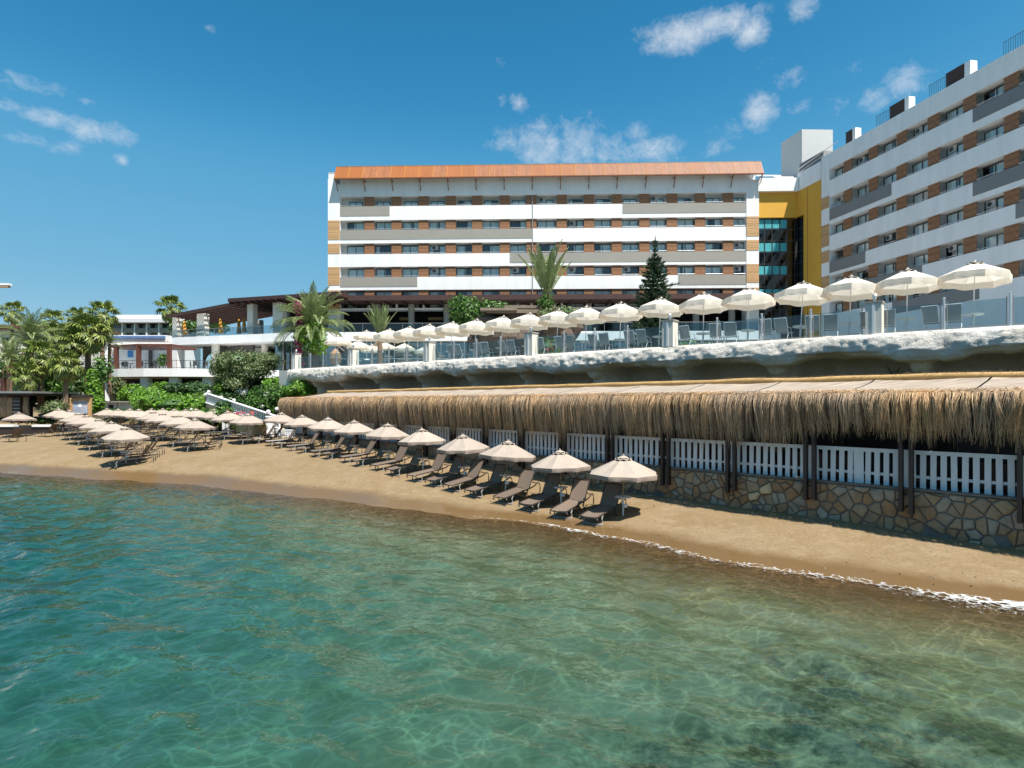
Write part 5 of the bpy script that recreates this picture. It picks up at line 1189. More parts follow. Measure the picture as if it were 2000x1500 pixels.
    # parasols further in, by the pool
    for px, py, Y, lab in ((660, 655, 58, 'pale ochre parasol with bent tip beside the leafy trunk of the date palm'), (716, 645, 60, 'pale ochre parasol just before the small spiky palm'), (700, 665, 66, 'flat cream parasol low between two ochre parasols'),
                           (727, 673, 70, 'small white parasol far behind the glass under the small palm'), (790, 670, 72, 'small white parasol far behind the glass near the fourth pillar'), (752, 668, 74, 'slim white parasol at the back of the pool deck'), (830, 676, 74, 'small white parasol farthest behind the glass, before the glazed front')):
        p = W(px, py, Y); dup(t, (p.x, p.y, p.z-2.9), rng.uniform(0, 6), lab, 'parasols on the pool deck behind')
    # hanging egg chair
    p = W(655, 700, 56); r = thing('egg_chair', 'hanging egg chair on a curved dark stand behind the railing by the palm', 'egg chair', (p.x, p.y, FZ))
    MB().tube([(.9+.0, 0, 0), (1.05, 0, 1.0), (.8, 0, 1.8), (.3, 0, 2.2), (0, 0, 2.15)], .04, 6).build('curved_stand', MT['frame_dark'], r, local=True)
    MB().tube([(1.35, .25, 0), (1.5, .25, 1.0), (1.25, .25, 1.8), (.7, .25, 2.25)], .03, 6).build('curved_stand', MT['frame_dark'], r, local=True)
    MB().lathe([(.1, 2.0), (.45, 1.6), (.58, 1.1), (.45, .65), (.1, .5)], 10).build('basket', M('wicker', (.30, .20, .12), .8, var=.3, vscale=8), r, local=True)
    MB().tube([(0, 0, 2.15), (0, 0, 1.98)], .015, 4).build('chain', MT['steel'], r, local=True)
    MB().box((0, -.1, .75), (.7, .5, .18)).build('cushion', MT['canvas_white'], r, local=True)
terrace()
# ------------------------------------------------------------------ planting
def leaf_mass(blobs, n, size, seed, shell=.55, up=.35):
    """n small leaf faces spread through lumpy ellipsoids (c, r)"""
    g = np.random.default_rng(seed); bl = np.array([[*c, *r] for c, r in blobs], float); vol = np.prod(bl[:, 3:], 1)**.75; k = g.choice(len(bl), n, p=vol/vol.sum())
    d = g.normal(size=(n, 3)); d /= np.linalg.norm(d, axis=1, keepdims=True)
    rr = (shell+(1-shell)*g.random(n)**.6)*(1+.10*g.normal(size=n)); c = bl[k, :3]+d*bl[k, 3:]*rr[:, None]
    # leave gaps: drop leaves where a coarse noise is low
    keep = np.array([mnoise.noise(Vector(p)*(1.6/max(.3, size*6)))+.42 > g.random()*.5 for p in c]); c, d = c[keep], d[keep]; n = len(c)
    nr = d*.7+g.normal(size=(n, 3))*.6; nr[:, 2] += up; nr /= np.linalg.norm(nr, axis=1, keepdims=True)
    a = np.cross(nr, g.normal(size=(n, 3))); a /= np.linalg.norm(a, axis=1, keepdims=True); b = np.cross(nr, a)
    s = size*(.6+.8*g.random(n))[:, None]
    v = np.stack([c-a*s, c-b*s*.42, c+a*s, c+b*s*.42], 1).reshape(-1, 3); f = np.arange(4*n).reshape(-1, 4)
    return v, f
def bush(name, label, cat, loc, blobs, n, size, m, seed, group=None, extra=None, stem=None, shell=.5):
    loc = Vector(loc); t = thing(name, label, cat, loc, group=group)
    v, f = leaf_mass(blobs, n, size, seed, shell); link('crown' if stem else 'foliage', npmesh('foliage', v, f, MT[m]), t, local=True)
    core = MB()  # added dark solids inside the leaves to block light
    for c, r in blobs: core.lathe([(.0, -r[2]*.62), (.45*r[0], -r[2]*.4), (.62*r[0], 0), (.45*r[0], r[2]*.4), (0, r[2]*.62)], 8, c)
    core.build('dark_core', MT['leaf_dark'], t, local=True)
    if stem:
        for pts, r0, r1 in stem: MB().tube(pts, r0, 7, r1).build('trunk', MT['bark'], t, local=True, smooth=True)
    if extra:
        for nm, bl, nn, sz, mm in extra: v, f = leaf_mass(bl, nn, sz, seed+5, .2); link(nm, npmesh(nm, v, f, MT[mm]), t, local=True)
    return t
def frond_mesh(L, droop, rise, leaflets, ll, name, m, seed, wid=.03, vshape=.55):
    """feather frond along +X: arching midrib with narrow leaflets both sides"""
    g = random.Random(seed); V = []; Fq = []
    pts = []
    for i in range(13):
        s = i/12; a = rise-droop*s**1.4; pts.append(a)
    P = [Vector((0, 0, 0))]
    for i in range(12): P.append(P[-1]+Vector((math.cos(pts[i]), 0, math.sin(pts[i])))*(L/12))
    def at(s): i = min(11, int(s*12)); return P[i].lerp(P[i+1], s*12-i), pts[i]
    mb = MB(); mb.tube(P, .03*L/2.5, 4, .006)
    for k in range(leaflets):
        s = .12+.88*k/leaflets; p, a = at(s); T = Vector((math.cos(a), 0, math.sin(a))); U = Vector((-math.sin(a), 0, math.cos(a)))
        l = ll*(math.sin(math.pi*min(1, .18+s*.86))**.7)*(.85+.3*g.random())
        for sd in (-1, 1):
            D = (T*(.75+.3*s)+Vector((0, sd, 0))*.85+U*vshape*(.6+.5*g.random())).normalized(); e = p+D*l+Vector((0, 0, -.18*l)); mid = p+D*l*.5+Vector((0, 0, .02))
            wv = T.cross(D).cross(D).normalized()*wid; o = len(mb.v)
            mb.v += [tuple(p), tuple(mid+wv), tuple(e), tuple(mid-wv)]; mb.f.append((o, o+1, o+2, o+3))
    return mb.mesh(name, m)
def fan_mesh(L, droop, rad, name, m, seed):
    """fan leaf along +X: stalk and a pleated round blade of split segments"""
    g = random.Random(seed); mb = MB(); a0 = .55; P = [Vector((0, 0, 0))]; a = a0
    for i in range(6): a = a0-droop*(i/5)**1.3; P.append(P[-1]+Vector((math.cos(a), 0, math.sin(a)))*(L/6))
    mb.tube(P, .022, 4, .012); c = P[-1]; T = Vector((math.cos(a), 0, math.sin(a))); U = Vector((-math.sin(a), 0, math.cos(a))); n = 17
    for k in range(n):
        th = -2.0+4.0*k/(n-1); D = T*math.cos(th)+Vector((0, 1, 0))*math.sin(th)+U*.12*(1 if k % 2 else -1); D.normalize()
        l = rad*(.75+.25*math.cos(th*.7))*(.88+.24*g.random()); S = (Vector((0, 1, 0))*math.cos(th)-T*math.sin(th))*(rad*.115)
        mid = c+D*l*.55+U*.04; tip = c+D*l+Vector((0, 0, -.30*l*(.5+g.random()))); o = len(mb.v)
        mb.v += [tuple(c), tuple(mid-S), tuple(tip), tuple(mid+S)]; mb.f.append((o, o+1, o+2, o+3))
    return mb.mesh(name, m)
DATE = [frond_mesh(1, d, r, 26, .19, 'frond', MT['frond'], i, .011) for i, (d, r) in enumerate(((.5, 1.35), (.9, 1.15), (1.3, .9), (1.6, .55), (1.7, .15)))]
DATE_UP = [frond_mesh(1, .25, 1.42, 40, .17, 'frond', MT['frond'], 11, .012, .3), frond_mesh(1, .2, 1.25, 40, .17, 'frond', MT['frond'], 12, .012, .3), frond_mesh(1, .25, 1.08, 40, .17, 'frond', MT['frond'], 13, .012, .3)]
DRYF = frond_mesh(1, .9, -.7, 16, .16, 'dry_frond', MT['frond_dry'], 31, .012)
FAN = [fan_mesh(.62, d, .40, 'frond', MT['frond_fan'], i) for i, d in enumerate((.1, .5, 1.0, 1.6))]
FAND = fan_mesh(.5, 2.2, .36, 'dry_frond', MT['frond_dry'], 9)
def palm(kind, label, crown, length, base_z, seed, n=30, tr=.2, group=None, lean=(0, 0), droopy=1.0, dry=6):
    g = random.Random(seed); cr = Vector(crown); base = Vector((cr.x+lean[0], cr.y+lean[1], base_z)); t = thing(kind+'_palm', label, 'palm', base, group=group)
    h = cr-base; P = [h*s+Vector((lean[0]*.3*math.sin(s*math.pi), 0, 0)) for s in (0, .25, .5, .75, 1)]
    MB().tube(P, tr*1.15, 8, tr*.85).build('trunk', MT['trunk'], t, local=True)
    for k in range(n):
        f = (k+.5)/n; az = k*2.39996+g.uniform(-.2, .2)
        if kind == 'date': me = DATE[min(4, int(f*5*droopy))]; sc = length*(.85+.25*g.random()); pitch = 0
        elif kind == 'upright': me = DATE_UP[min(2, int(f*3))]; sc = length*(.8+.25*g.random()); pitch = 0
        else: me = FAN[min(3, int(f*4))]; sc = length*(.85+.3*g.random()); pitch = (.75-1.5*f)
        q = bpy.data.objects.new('frond', me); C.objects.link(q); q.parent = t; q.location = h+Vector((math.cos(az)*tr*.5, math.sin(az)*tr*.5, (.5-f)*tr*1.5)); q.rotation_euler = (g.uniform(-.15, .15), -pitch, az); q.scale = (sc,)*3
    for k in range(dry):
        az = g.uniform(0, 6.28); q = bpy.data.objects.new('dry_frond', DRYF if kind != 'fan' else FAND); C.objects.link(q); q.parent = t; q.location = h+Vector((0, 0, -tr*2)); q.rotation_euler = (0, .4 if kind == 'fan' else 0, az); q.scale = (length*g.uniform(.5, .8),)*3
    return t
def garden():
    W_ = W
    # palms of the beach garden
    def P(kind, lab, px, py, Y, rpx, base_y, seed, **k):
        c = W_(px, py, Y); palm(kind, lab, c, rpx/1200*Y, W_(px, base_y, Y).z, seed, group='palms of the beach garden', **k)
    P('date', 'large grey green date palm with a broad arching crown by the beach bar', 60, 665, 62, 62, 800, 1, n=44, tr=.3)
    P('fan', 'tall fan palm peeking above the date palm at the picture edge', 24, 612, 74, 24, 780, 2, n=30, tr=.2)
    P('fan', 'fan palm crown just right of the big date palm', 104, 630, 72, 26, 780, 3, n=30, tr=.2)
    P('fan', 'fan palm with bare ringed trunk and shaggy skirt before the white terrace', 172, 655, 64, 42, 800, 4, n=44, tr=.28, dry=14)
    P('fan', 'tall dark fan palm behind the ringed trunk beside the distant hotel', 200, 618, 68, 32, 790, 5, n=36, tr=.22)
    P('fan', 'small fan palm crown against the sky between two taller palms', 150, 622, 66, 22, 780, 6, n=28, tr=.18)
    P('fan', 'low bright fan palm in front of the date palm trunk', 80, 700, 58, 38, 800, 7, n=40, tr=.25)
    P('date', 'drooping date palm low by the picture edge above the bar roof', 18, 700, 58, 46, 800, 8, n=34, tr=.25)
    P('fan', 'fan palm with drooping yellow leaves beside the ivy pillar', 128, 715, 57, 34, 800, 9, n=40, tr=.22, dry=10)
    P('date', 'young feathery palm leaning over the corner of the white terrace', 214, 672, 66, 30, 770, 10, n=26, tr=.18)
    P('fan', 'slender fan palm in front of the sloping slatted pergola', 334, 606, 92, 30, 700, 11, n=34, tr=.25)
    P('fan', 'fan palm low behind the map board', 112, 660, 68, 30, 790, 12, n=34, tr=.22)
    P('fan', 'stubby fan palm among creepers above the dark bar', 50, 735, 56, 32, 800, 13, n=34, tr=.22)
    P('fan', 'fan palm of mid height half hidden by the ringed trunk', 142, 672, 63, 32, 800, 14, n=36, tr=.22, dry=10)
    # terrace palms
    c = W_(612, 640, 60); palm('date', 'big date palm with orange fruit stalks and leafy collar at the terrace corner', c, 4.2, FZ-.5, 21, n=60, tr=.36, lean=(.15, 0), dry=3)
    t = thing('leafy_collar', 'green shrub wrapped round the trunk of the big date palm', 'shrub', W_(608, 672, 59.3))
    v, f = leaf_mass([((0, 0, .7), (1.5, 1.2, 1.3)), ((.8, -.3, -.2), (1.0, .9, 1.0)), ((-.9, -.3, .9), (.8, .8, .9)), ((.5, -.4, 1.2), (1.0, .8, .9))], 4200, .13, 33, .4); link('foliage', npmesh('foliage', v, f, MT['leaf_light']), t, local=True)
    t = thing('bougainvillea', 'magenta bougainvillea hanging in a narrow column beside the big date palm', 'bougainvillea', W_(582, 700, 59))
    v, f = leaf_mass([((0, 0, .4), (.45, .45, .9)), ((.05, 0, 1.8), (.42, .42, .8)), ((.1, 0, 3.6), (.45, .45, .9)), ((-.05, 0, 4.9), (.45, .5, .7)), ((.1, 0, -.4), (.6, .5, .5))], 2600, .10, 35, .3); link('blossoms', npmesh('blossoms', v, f, MT['flower']), t, local=True)
    v, f = leaf_mass([((.05, .1, 2.6), (.55, .45, .6)), ((0, .2, 1.0), (.4, .4, 1.2)), ((.1, .2, 4.2), (.4, .4, .9))], 700, .10, 36, .3); link('leaves', npmesh('leaves', v, f, MT['leaf_light']), t, local=True)
    MB().tube([(0, .2, -2.2), (.05, .2, 1), (0, .2, 5)], .06, 5).build('stem', MT['bark'], t, local=True)
    c = W_(742, 652, 52); palm('upright', 'small spiky palm standing between the ochre and white parasols', c, 2.5, FZ-.2, 22, n=26, tr=.22, dry=2)
    c = W_(1068, 572, 56); palm('upright', 'palm with stiff upright fronds rising above the rock grotto before the hotel', c, 4.6, FZ+.5, 23, n=22, tr=.36, dry=3)
    t = thing('palm_collar', 'green tuft of creepers around the trunk of the stiff upright palm', 'creeper', W_(1068, 590, 55.3)); v, f = leaf_mass([((0, 0, 0), (.85, .8, .8))], 900, .13, 44, .3); link('foliage', npmesh('foliage', v, f, MT['leaf']), t, local=True)
    # ficus pair, red blossom shrub
    p = W_(912, 640, 60)
    bush('ficus_tree', 'dense dark green ficus with rounded double crown in front of the hotel', 'tree', (p.x, p.y, FZ), [((0, 0, p.z-FZ+1.6), (1.75, 1.6, 1.45)), ((-.7, 0, p.z-FZ+2.2), (1.1, 1.1, 1.0)), ((2.3, .3, p.z-FZ+1.9), (1.35, 1.2, .85)), ((3.6, .4, p.z-FZ+1.9), (.9, .9, .6)), ((.4, -.2, p.z-FZ+.2), (1.1, 1.1, 1.0))], 8000, .17, 'leaf', 51, stem=[([(0, 0, 0), (.1, 0, 3), (.5, 0, p.z-FZ+1.5)], .14, .08), ([(.1, 0, 3), (2, .2, p.z-FZ+1.6)], .1, .06)])
    p = W_(1065, 660, 50)
    bush('hibiscus_shrub', 'green shrub with red blossoms behind the railing under a parasol', 'shrub', (p.x, p.y, FZ), [((0, 0, 1.6), (1.5, .9, .8)), ((.5, 0, .8), (1.1, .8, .8))], 1600, .13, 'leaf_light', 53, extra=[('blossoms', [((0, -.5, 1.6), (1.4, .7, .6))], 130, .13, 'flower_red'), ('bracts', [((1.0, -.5, .5), (.4, .4, .5))], 120, .12, 'flower')])
    p = W_(1350, 640, 46); bush('planter_shrub', 'small green shrub under the sixth cream parasol', 'shrub', (p.x, p.y, FZ), [((0, 0, .9), (1.3, .8, .8)), ((1.2, 0, 1.0), (.9, .7, .6))], 1300, .14, 'leaf_light', 54)
    p = W_(1100, 612, 54); bush('draping_shrub', 'grey green shrub spilling over the grotto beams', 'shrub', (p.x, p.y, p.z-1), [((0, 0, 1), (1.6, 1, .7)), ((-1.4, 0, .9), (.9, .8, .5)), ((1.1, 0, .5), (.8, .7, .5))], 1900, .12, 'leaf_olive', 55)
    # Norfolk pine
    Y = 58; b = W_(1274, 640, Y); top = W_(1280, 462, Y); t = thing('norfolk_pine', 'dark Norfolk pine with tiered branches in front of the hotel', 'conifer', (b.x, b.y, FZ)); Hh = top.z-FZ
    MB().tube([(0, 0, 0), (.1, 0, Hh*.6), (top.x-b.x, 0, Hh)], .22, 7, .04).build('trunk', MT['bark'], t, local=True); g = np.random.default_rng(61)
    tiers = 26
    for k in range(tiers):
        s = k/(tiers-1); z = Hh*(.16+.80*s); rad = 2.35*(1-s)**.85+.20; rad = min(rad, 2.2)
        if s > .86: rad = .16
        v, f = [], []
        for j in range(9):
            a = j*2*math.pi/9+k*.5; L_ = rad*(.75+.45*g.random())
            if k == 7 and j == 0: a, L_ = math.pi+.1, 3.0
            if k == 9 and j == 0: a, L_ = math.pi-.2, 2.6
            if k == 15 and j == 0: a, L_ = .05, 2.3
            m_ = max(4, int(L_*46))
            for i in range(m_):
                u = (i+1)/m_; p = np.array([math.cos(a)*L_*u, math.sin(a)*L_*u, z-.22*L_*u+.32*L_*u*u])+g.normal(size=3)*np.array([.09, .09, .045])*(.5+L_*.3)
                d = np.array([math.cos(a), math.sin(a), .45])+g.normal(size=3)*.5; d /= np.linalg.norm(d); w_ = np.cross(d, g.normal(size=3)); w_ /= np.linalg.norm(w_); l = .16+.10*g.random()
                o = len(v); v += [p-d*l, p-w_*.05, p+d*l, p+w_*.05]; f.append((o, o+1, o+2, o+3))
        link('branch_whorl', npmesh('branch_whorl', np.array(v)+np.array([(top.x-b.x)*s, 0, 0]), np.array(f), MT['needle']), t, local=True)
    # grotto of rough beams and rock behind the railing
    p0 = W_(1010, 640, 56); r = thing('rock_grotto', 'rough grey timber beams laid over a brown rock grotto on the pool deck', 'grotto', (p0.x, p0.y, FZ), worldcoords=True)
    for k, (x0, x1, y0, y1) in enumerate(((985, 1086, 596, 602), (950, 1052, 604, 611), (938, 1010, 601, 606))):
        mb = MB(); pb(mb, x0, x1, y0, y1, 55.6-k*.5, 2.2); mb.build('beam', MT['pierwood'], r)
    rk = MB()
    ico = []
    for px, py, Y, rr in ((960, 630, 56.5, 1.9), (1010, 625, 57, 2.0), (1060, 635, 57, 2.1), (985, 650, 56, 1.7), (1035, 655, 56, 1.9), (1090, 650, 57, 1.6), (940, 655, 57, 1.4), (1110, 632, 58, 1.4)):
        c = W_(px, py, Y); n0 = len(rk.v); c.z -= .5; rk.lathe([(0, -rr), (.7*rr, -.7*rr), (rr, 0), (.8*rr, .45*rr), (.4*rr, .62*rr), (0, .66*rr)], 11, c)
        for j in range(n0, len(rk.v)): q = Vector(rk.v[j]); dn = mnoise.noise(q*.9)*.6+mnoise.noise(q*2.3)*.25; rk.v[j] = tuple(q+(q-c)*dn*.5)
    rk.build('rock', M('brown_rock', (.10, .075, .058), .95, var=.4, vscale=3, bump=.06, bscale=5), r)
    # olive tree
    Y = 60; b = W_(500, 775, Y); zc = W_(480, 720, Y)
    bl = []
    for px, py, rx, rz in ((440, 712, 28, 26), (470, 706, 34, 22), (505, 702, 34, 18), (535, 706, 26, 16), (450, 735, 30, 22), (480, 728, 30, 24), (515, 724, 30, 18), (425, 722, 12, 16), (470, 750, 24, 14)):
        c = W_(px, py, Y); bl.append(((c.x-b.x, random.uniform(-.9, .9), c.z-b.z), (rx/20, 1.5, rz/20)))
    bush('olive_tree', 'grey green olive tree with a broad domed crown on the garden slope', 'tree', b, bl, 15000, .115, 'leaf_olive', 71, stem=[([(0, 0, -1), (-.2, 0, .8), (-.9, 0, 2.0), (-1.4, 0, 2.8)], .16, .07), ([(.3, 0, -1), (.25, .1, 1.0), (.7, .1, 2.0), (1.2, 0, 3.0)], .12, .06)], shell=.45)
    # hedges, shrubs, creepers
    def B(name, lab, cat, px, py, Y, blobs_px, n, size, m, seed, **k):
        b = W_(px, py, Y); bl = []
        for qx, qy, rx, rz, ry in blobs_px: c = W_(qx, qy, Y); s = Y/1200; bl.append(((c.x-b.x, ry*.0+random.uniform(-.4, .4), c.z-b.z), (rx*s, ry, rz*s)))
        bush(name, lab, cat, b, bl, n, size, m, seed, **k)
    B('creeper_mound', 'bright green creeper mound spilling down the bank above the beach umbrellas', 'creeper', 355, 815, 63, [(345, 790, 60, 22, 1.8), (300, 782, 40, 22, 1.8), (395, 790, 44, 22, 1.6), (415, 800, 24, 18, 1.4), (290, 800, 30, 16, 1.5), (355, 806, 70, 12, 1.4)], 11000, .16, 'leaf_light', 81)
    B('creeper_bush', 'bright green bush climbing beside the white square pier', 'shrub', 265, 800, 69, [(262, 768, 24, 18, 1.4), (245, 775, 14, 14, 1.2), (282, 772, 16, 16, 1.2)], 3200, .15, 'leaf_light', 82)
    B('creeper_bush', 'pointed bright green bush between two white piers', 'shrub', 306, 790, 69.5, [(306, 764, 16, 18, 1.2), (300, 778, 22, 14, 1.2), (318, 752, 8, 8, .8)], 2600, .15, 'leaf_light', 83)
    B('cycad', 'dark glossy cycad clump on the bank below the restaurant', 'cycad', 365, 790, 70, [(345, 760, 28, 12, 1.4), (380, 758, 30, 13, 1.4), (400, 764, 18, 10, 1.2), (335, 766, 16, 8, 1.2)], 4200, .19, 'leaf_dark', 84)
    B('topiary', 'cloud pruned shrub standing beneath the white terrace', 'shrub', 222, 790, 74, [(222, 745, 14, 12, 1), (240, 752, 12, 10, 1), (228, 765, 14, 10, 1)], 1500, .14, 'leaf_olive', 85)
    B('shrub', 'yellow green shrub at the foot of the olive tree', 'shrub', 432, 780, 60, [(432, 757, 12, 12, .8)], 900, .12, 'leaf_light', 86)
    B('dark_hedge', 'deep green hedge in the shade under the olive tree', 'hedge', 460, 800, 59, [(450, 780, 34, 16, 1.2), (490, 785, 30, 18, 1.2), (420, 782, 14, 12, 1)], 3600, .15, 'leaf_dark', 87)
    B('laurel_bush', 'large round laurel bush between the olive tree and the thatched roof', 'shrub', 525, 815, 54, [(522, 775, 34, 24, 1.4), (548, 770, 22, 18, 1.2), (505, 790, 26, 18, 1.2), (540, 792, 24, 18, 1.1)], 6500, .15, 'leaf', 88)
    B('laurel_bush', 'leafy shrub top rising below the end of the rock terrace', 'shrub', 545, 790, 57, [(540, 748, 26, 12, 1.2), (562, 752, 18, 10, 1)], 2400, .15, 'leaf_light', 89)
    B('laurel_bush', 'bright shrub tucked under the rock edge beside the straw roof', 'shrub', 590, 790, 53, [(588, 756, 20, 12, 1), (600, 764, 18, 10, 1), (570, 764, 16, 12, 1)], 2600, .14, 'leaf_light', 90)
    B('slope_planting', 'low mixed planting on the bank below the white balustrade', 'shrub', 470, 830, 48, [(455, 818, 20, 10, 1), (480, 822, 26, 8, 1), (505, 826, 20, 6, .8), (440, 806, 16, 12, 1)], 2400, .13, 'leaf', 91, extra=[('blossoms', [((.2, -.6, .9), (1.6, .5, .3))], 90, .1, 'flower_red')])
    B('bank_cover', 'mottled green ground cover on the bank left of the white balustrade', 'creeper', 430, 830, 53, [(415, 812, 30, 14, 1.2), (440, 822, 30, 10, 1.2), (400, 826, 34, 8, 1.0), (470, 830, 30, 8, 1.0), (500, 838, 24, 6, .8)], 5200, .14, 'leaf', 101)
    B('bank_cover', 'leafy cover filling the corner behind the stair head', 'creeper', 405, 800, 59.5, [(400, 792, 22, 16, 1.2), (425, 800, 24, 12, 1.2), (385, 806, 22, 10, 1.0)], 3000, .15, 'leaf_light', 102)
    B('bank_cover', 'dark planting on the bank just behind the balustrade', 'creeper', 490, 815, 54, [(470, 800, 26, 12, 1.2), (500, 806, 26, 12, 1.2), (530, 812, 22, 12, 1.0), (448, 792, 20, 10, 1.0)], 4200, .15, 'leaf_dark', 103)
    B('ivy_pillar', 'tall ivy covered post beside the map board', 'ivy', 182, 805, 61, [(182, 770, 14, 36, .8), (178, 735, 9, 16, .7), (190, 790, 12, 18, .8)], 3600, .14, 'leaf_light', 92)
    B('ivy_pillar', 'narrow ivy column between the fan palms above the bar', 'ivy', 112, 790, 59, [(112, 745, 9, 28, .7), (108, 725, 10, 14, .7)], 2000, .14, 'leaf_light', 93)
    B('ivy_pillar', 'dark ivy mass hanging over the bar entrance', 'ivy', 120, 800, 60, [(132, 772, 18, 28, .9), (90, 785, 26, 18, .9), (60, 775, 14, 12, .8)], 3600, .14, 'leaf_dark', 94)
    B('round_shrub', 'soft round light green shrub beside the map board', 'shrub', 108, 810, 56, [(108, 796, 22, 14, 1.0), (100, 802, 24, 10, 1)], 2600, .11, 'leaf_olive', 95)
    B('clipped_hedge', 'low dark clipped hedge behind the lone beach umbrella', 'hedge', 60, 830, 57, [(40, 820, 44, 7, .6), (80, 822, 40, 7, .6), (6, 814, 20, 9, .6)], 2600, .11, 'leaf_dark', 96)
    B('clipped_hedge', 'low dark hedge in front of the white cabin', 'hedge', 235, 815, 64, [(230, 803, 32, 6, .6), (262, 802, 14, 6, .6)], 1500, .12, 'leaf_dark', 97)
    B('backdrop_trees', 'dark green shrubs filling the gap below the palm crowns', 'shrub', 80, 800, 64, [(30, 720, 40, 40, 2), (90, 735, 40, 40, 2), (150, 740, 36, 36, 2), (60, 765, 60, 24, 2), (200, 720, 14, 30, 1.5)], 9000, .2, 'leaf', 98)
    B('terrace_greenery', 'leafy plants seen through the slatted restaurant pergola', 'shrub', 365, 660, 92, [(345, 640, 16, 14, 1.5), (375, 636, 18, 16, 1.5), (400, 640, 14, 12, 1.5), (428, 640, 20, 12, 1.5)], 2600, .2, 'leaf', 99)
    B('potted_plant', 'spiky potted plant on the bar terrace by the red post', 'plant', 320, 722, 75, [(318, 706, 9, 10, .6), (322, 698, 6, 8, .5)], 700, .14, 'leaf', 100)
    p = W_(1748, 742, 26.5)
    t = thing('yucca', 'spiky yucca in the hollow under the rock terrace', 'yucca', (p.x, p.y, p.z)); g = random.Random(8)
    for k in range(34):
        a = g.uniform(0, 6.28); e = g.uniform(.2, 1.4); L_ = g.uniform(.5, .75); d = Vector((math.cos(a)*math.cos(e), math.sin(a)*math.cos(e), math.sin(e))); s = d.cross(Vector((0, 0, 1))).normalized()*.025
        mb = MB(); c = Vector((0, 0, .05)); mb.add([c-s, c+s, c+d*L_*.6+s*.8, c+d*L_+Vector((0, 0, -.05)), c+d*L_*.6-s*.8], [(0, 1, 2, 3, 4)]); mb.build('leaf', MT['leaf_dark'], t, local=True)
    MB().tube([(0, 0, -3), (0, 0, .1)], .06, 6).build('stem', MT['bark'], t, local=True)
garden()

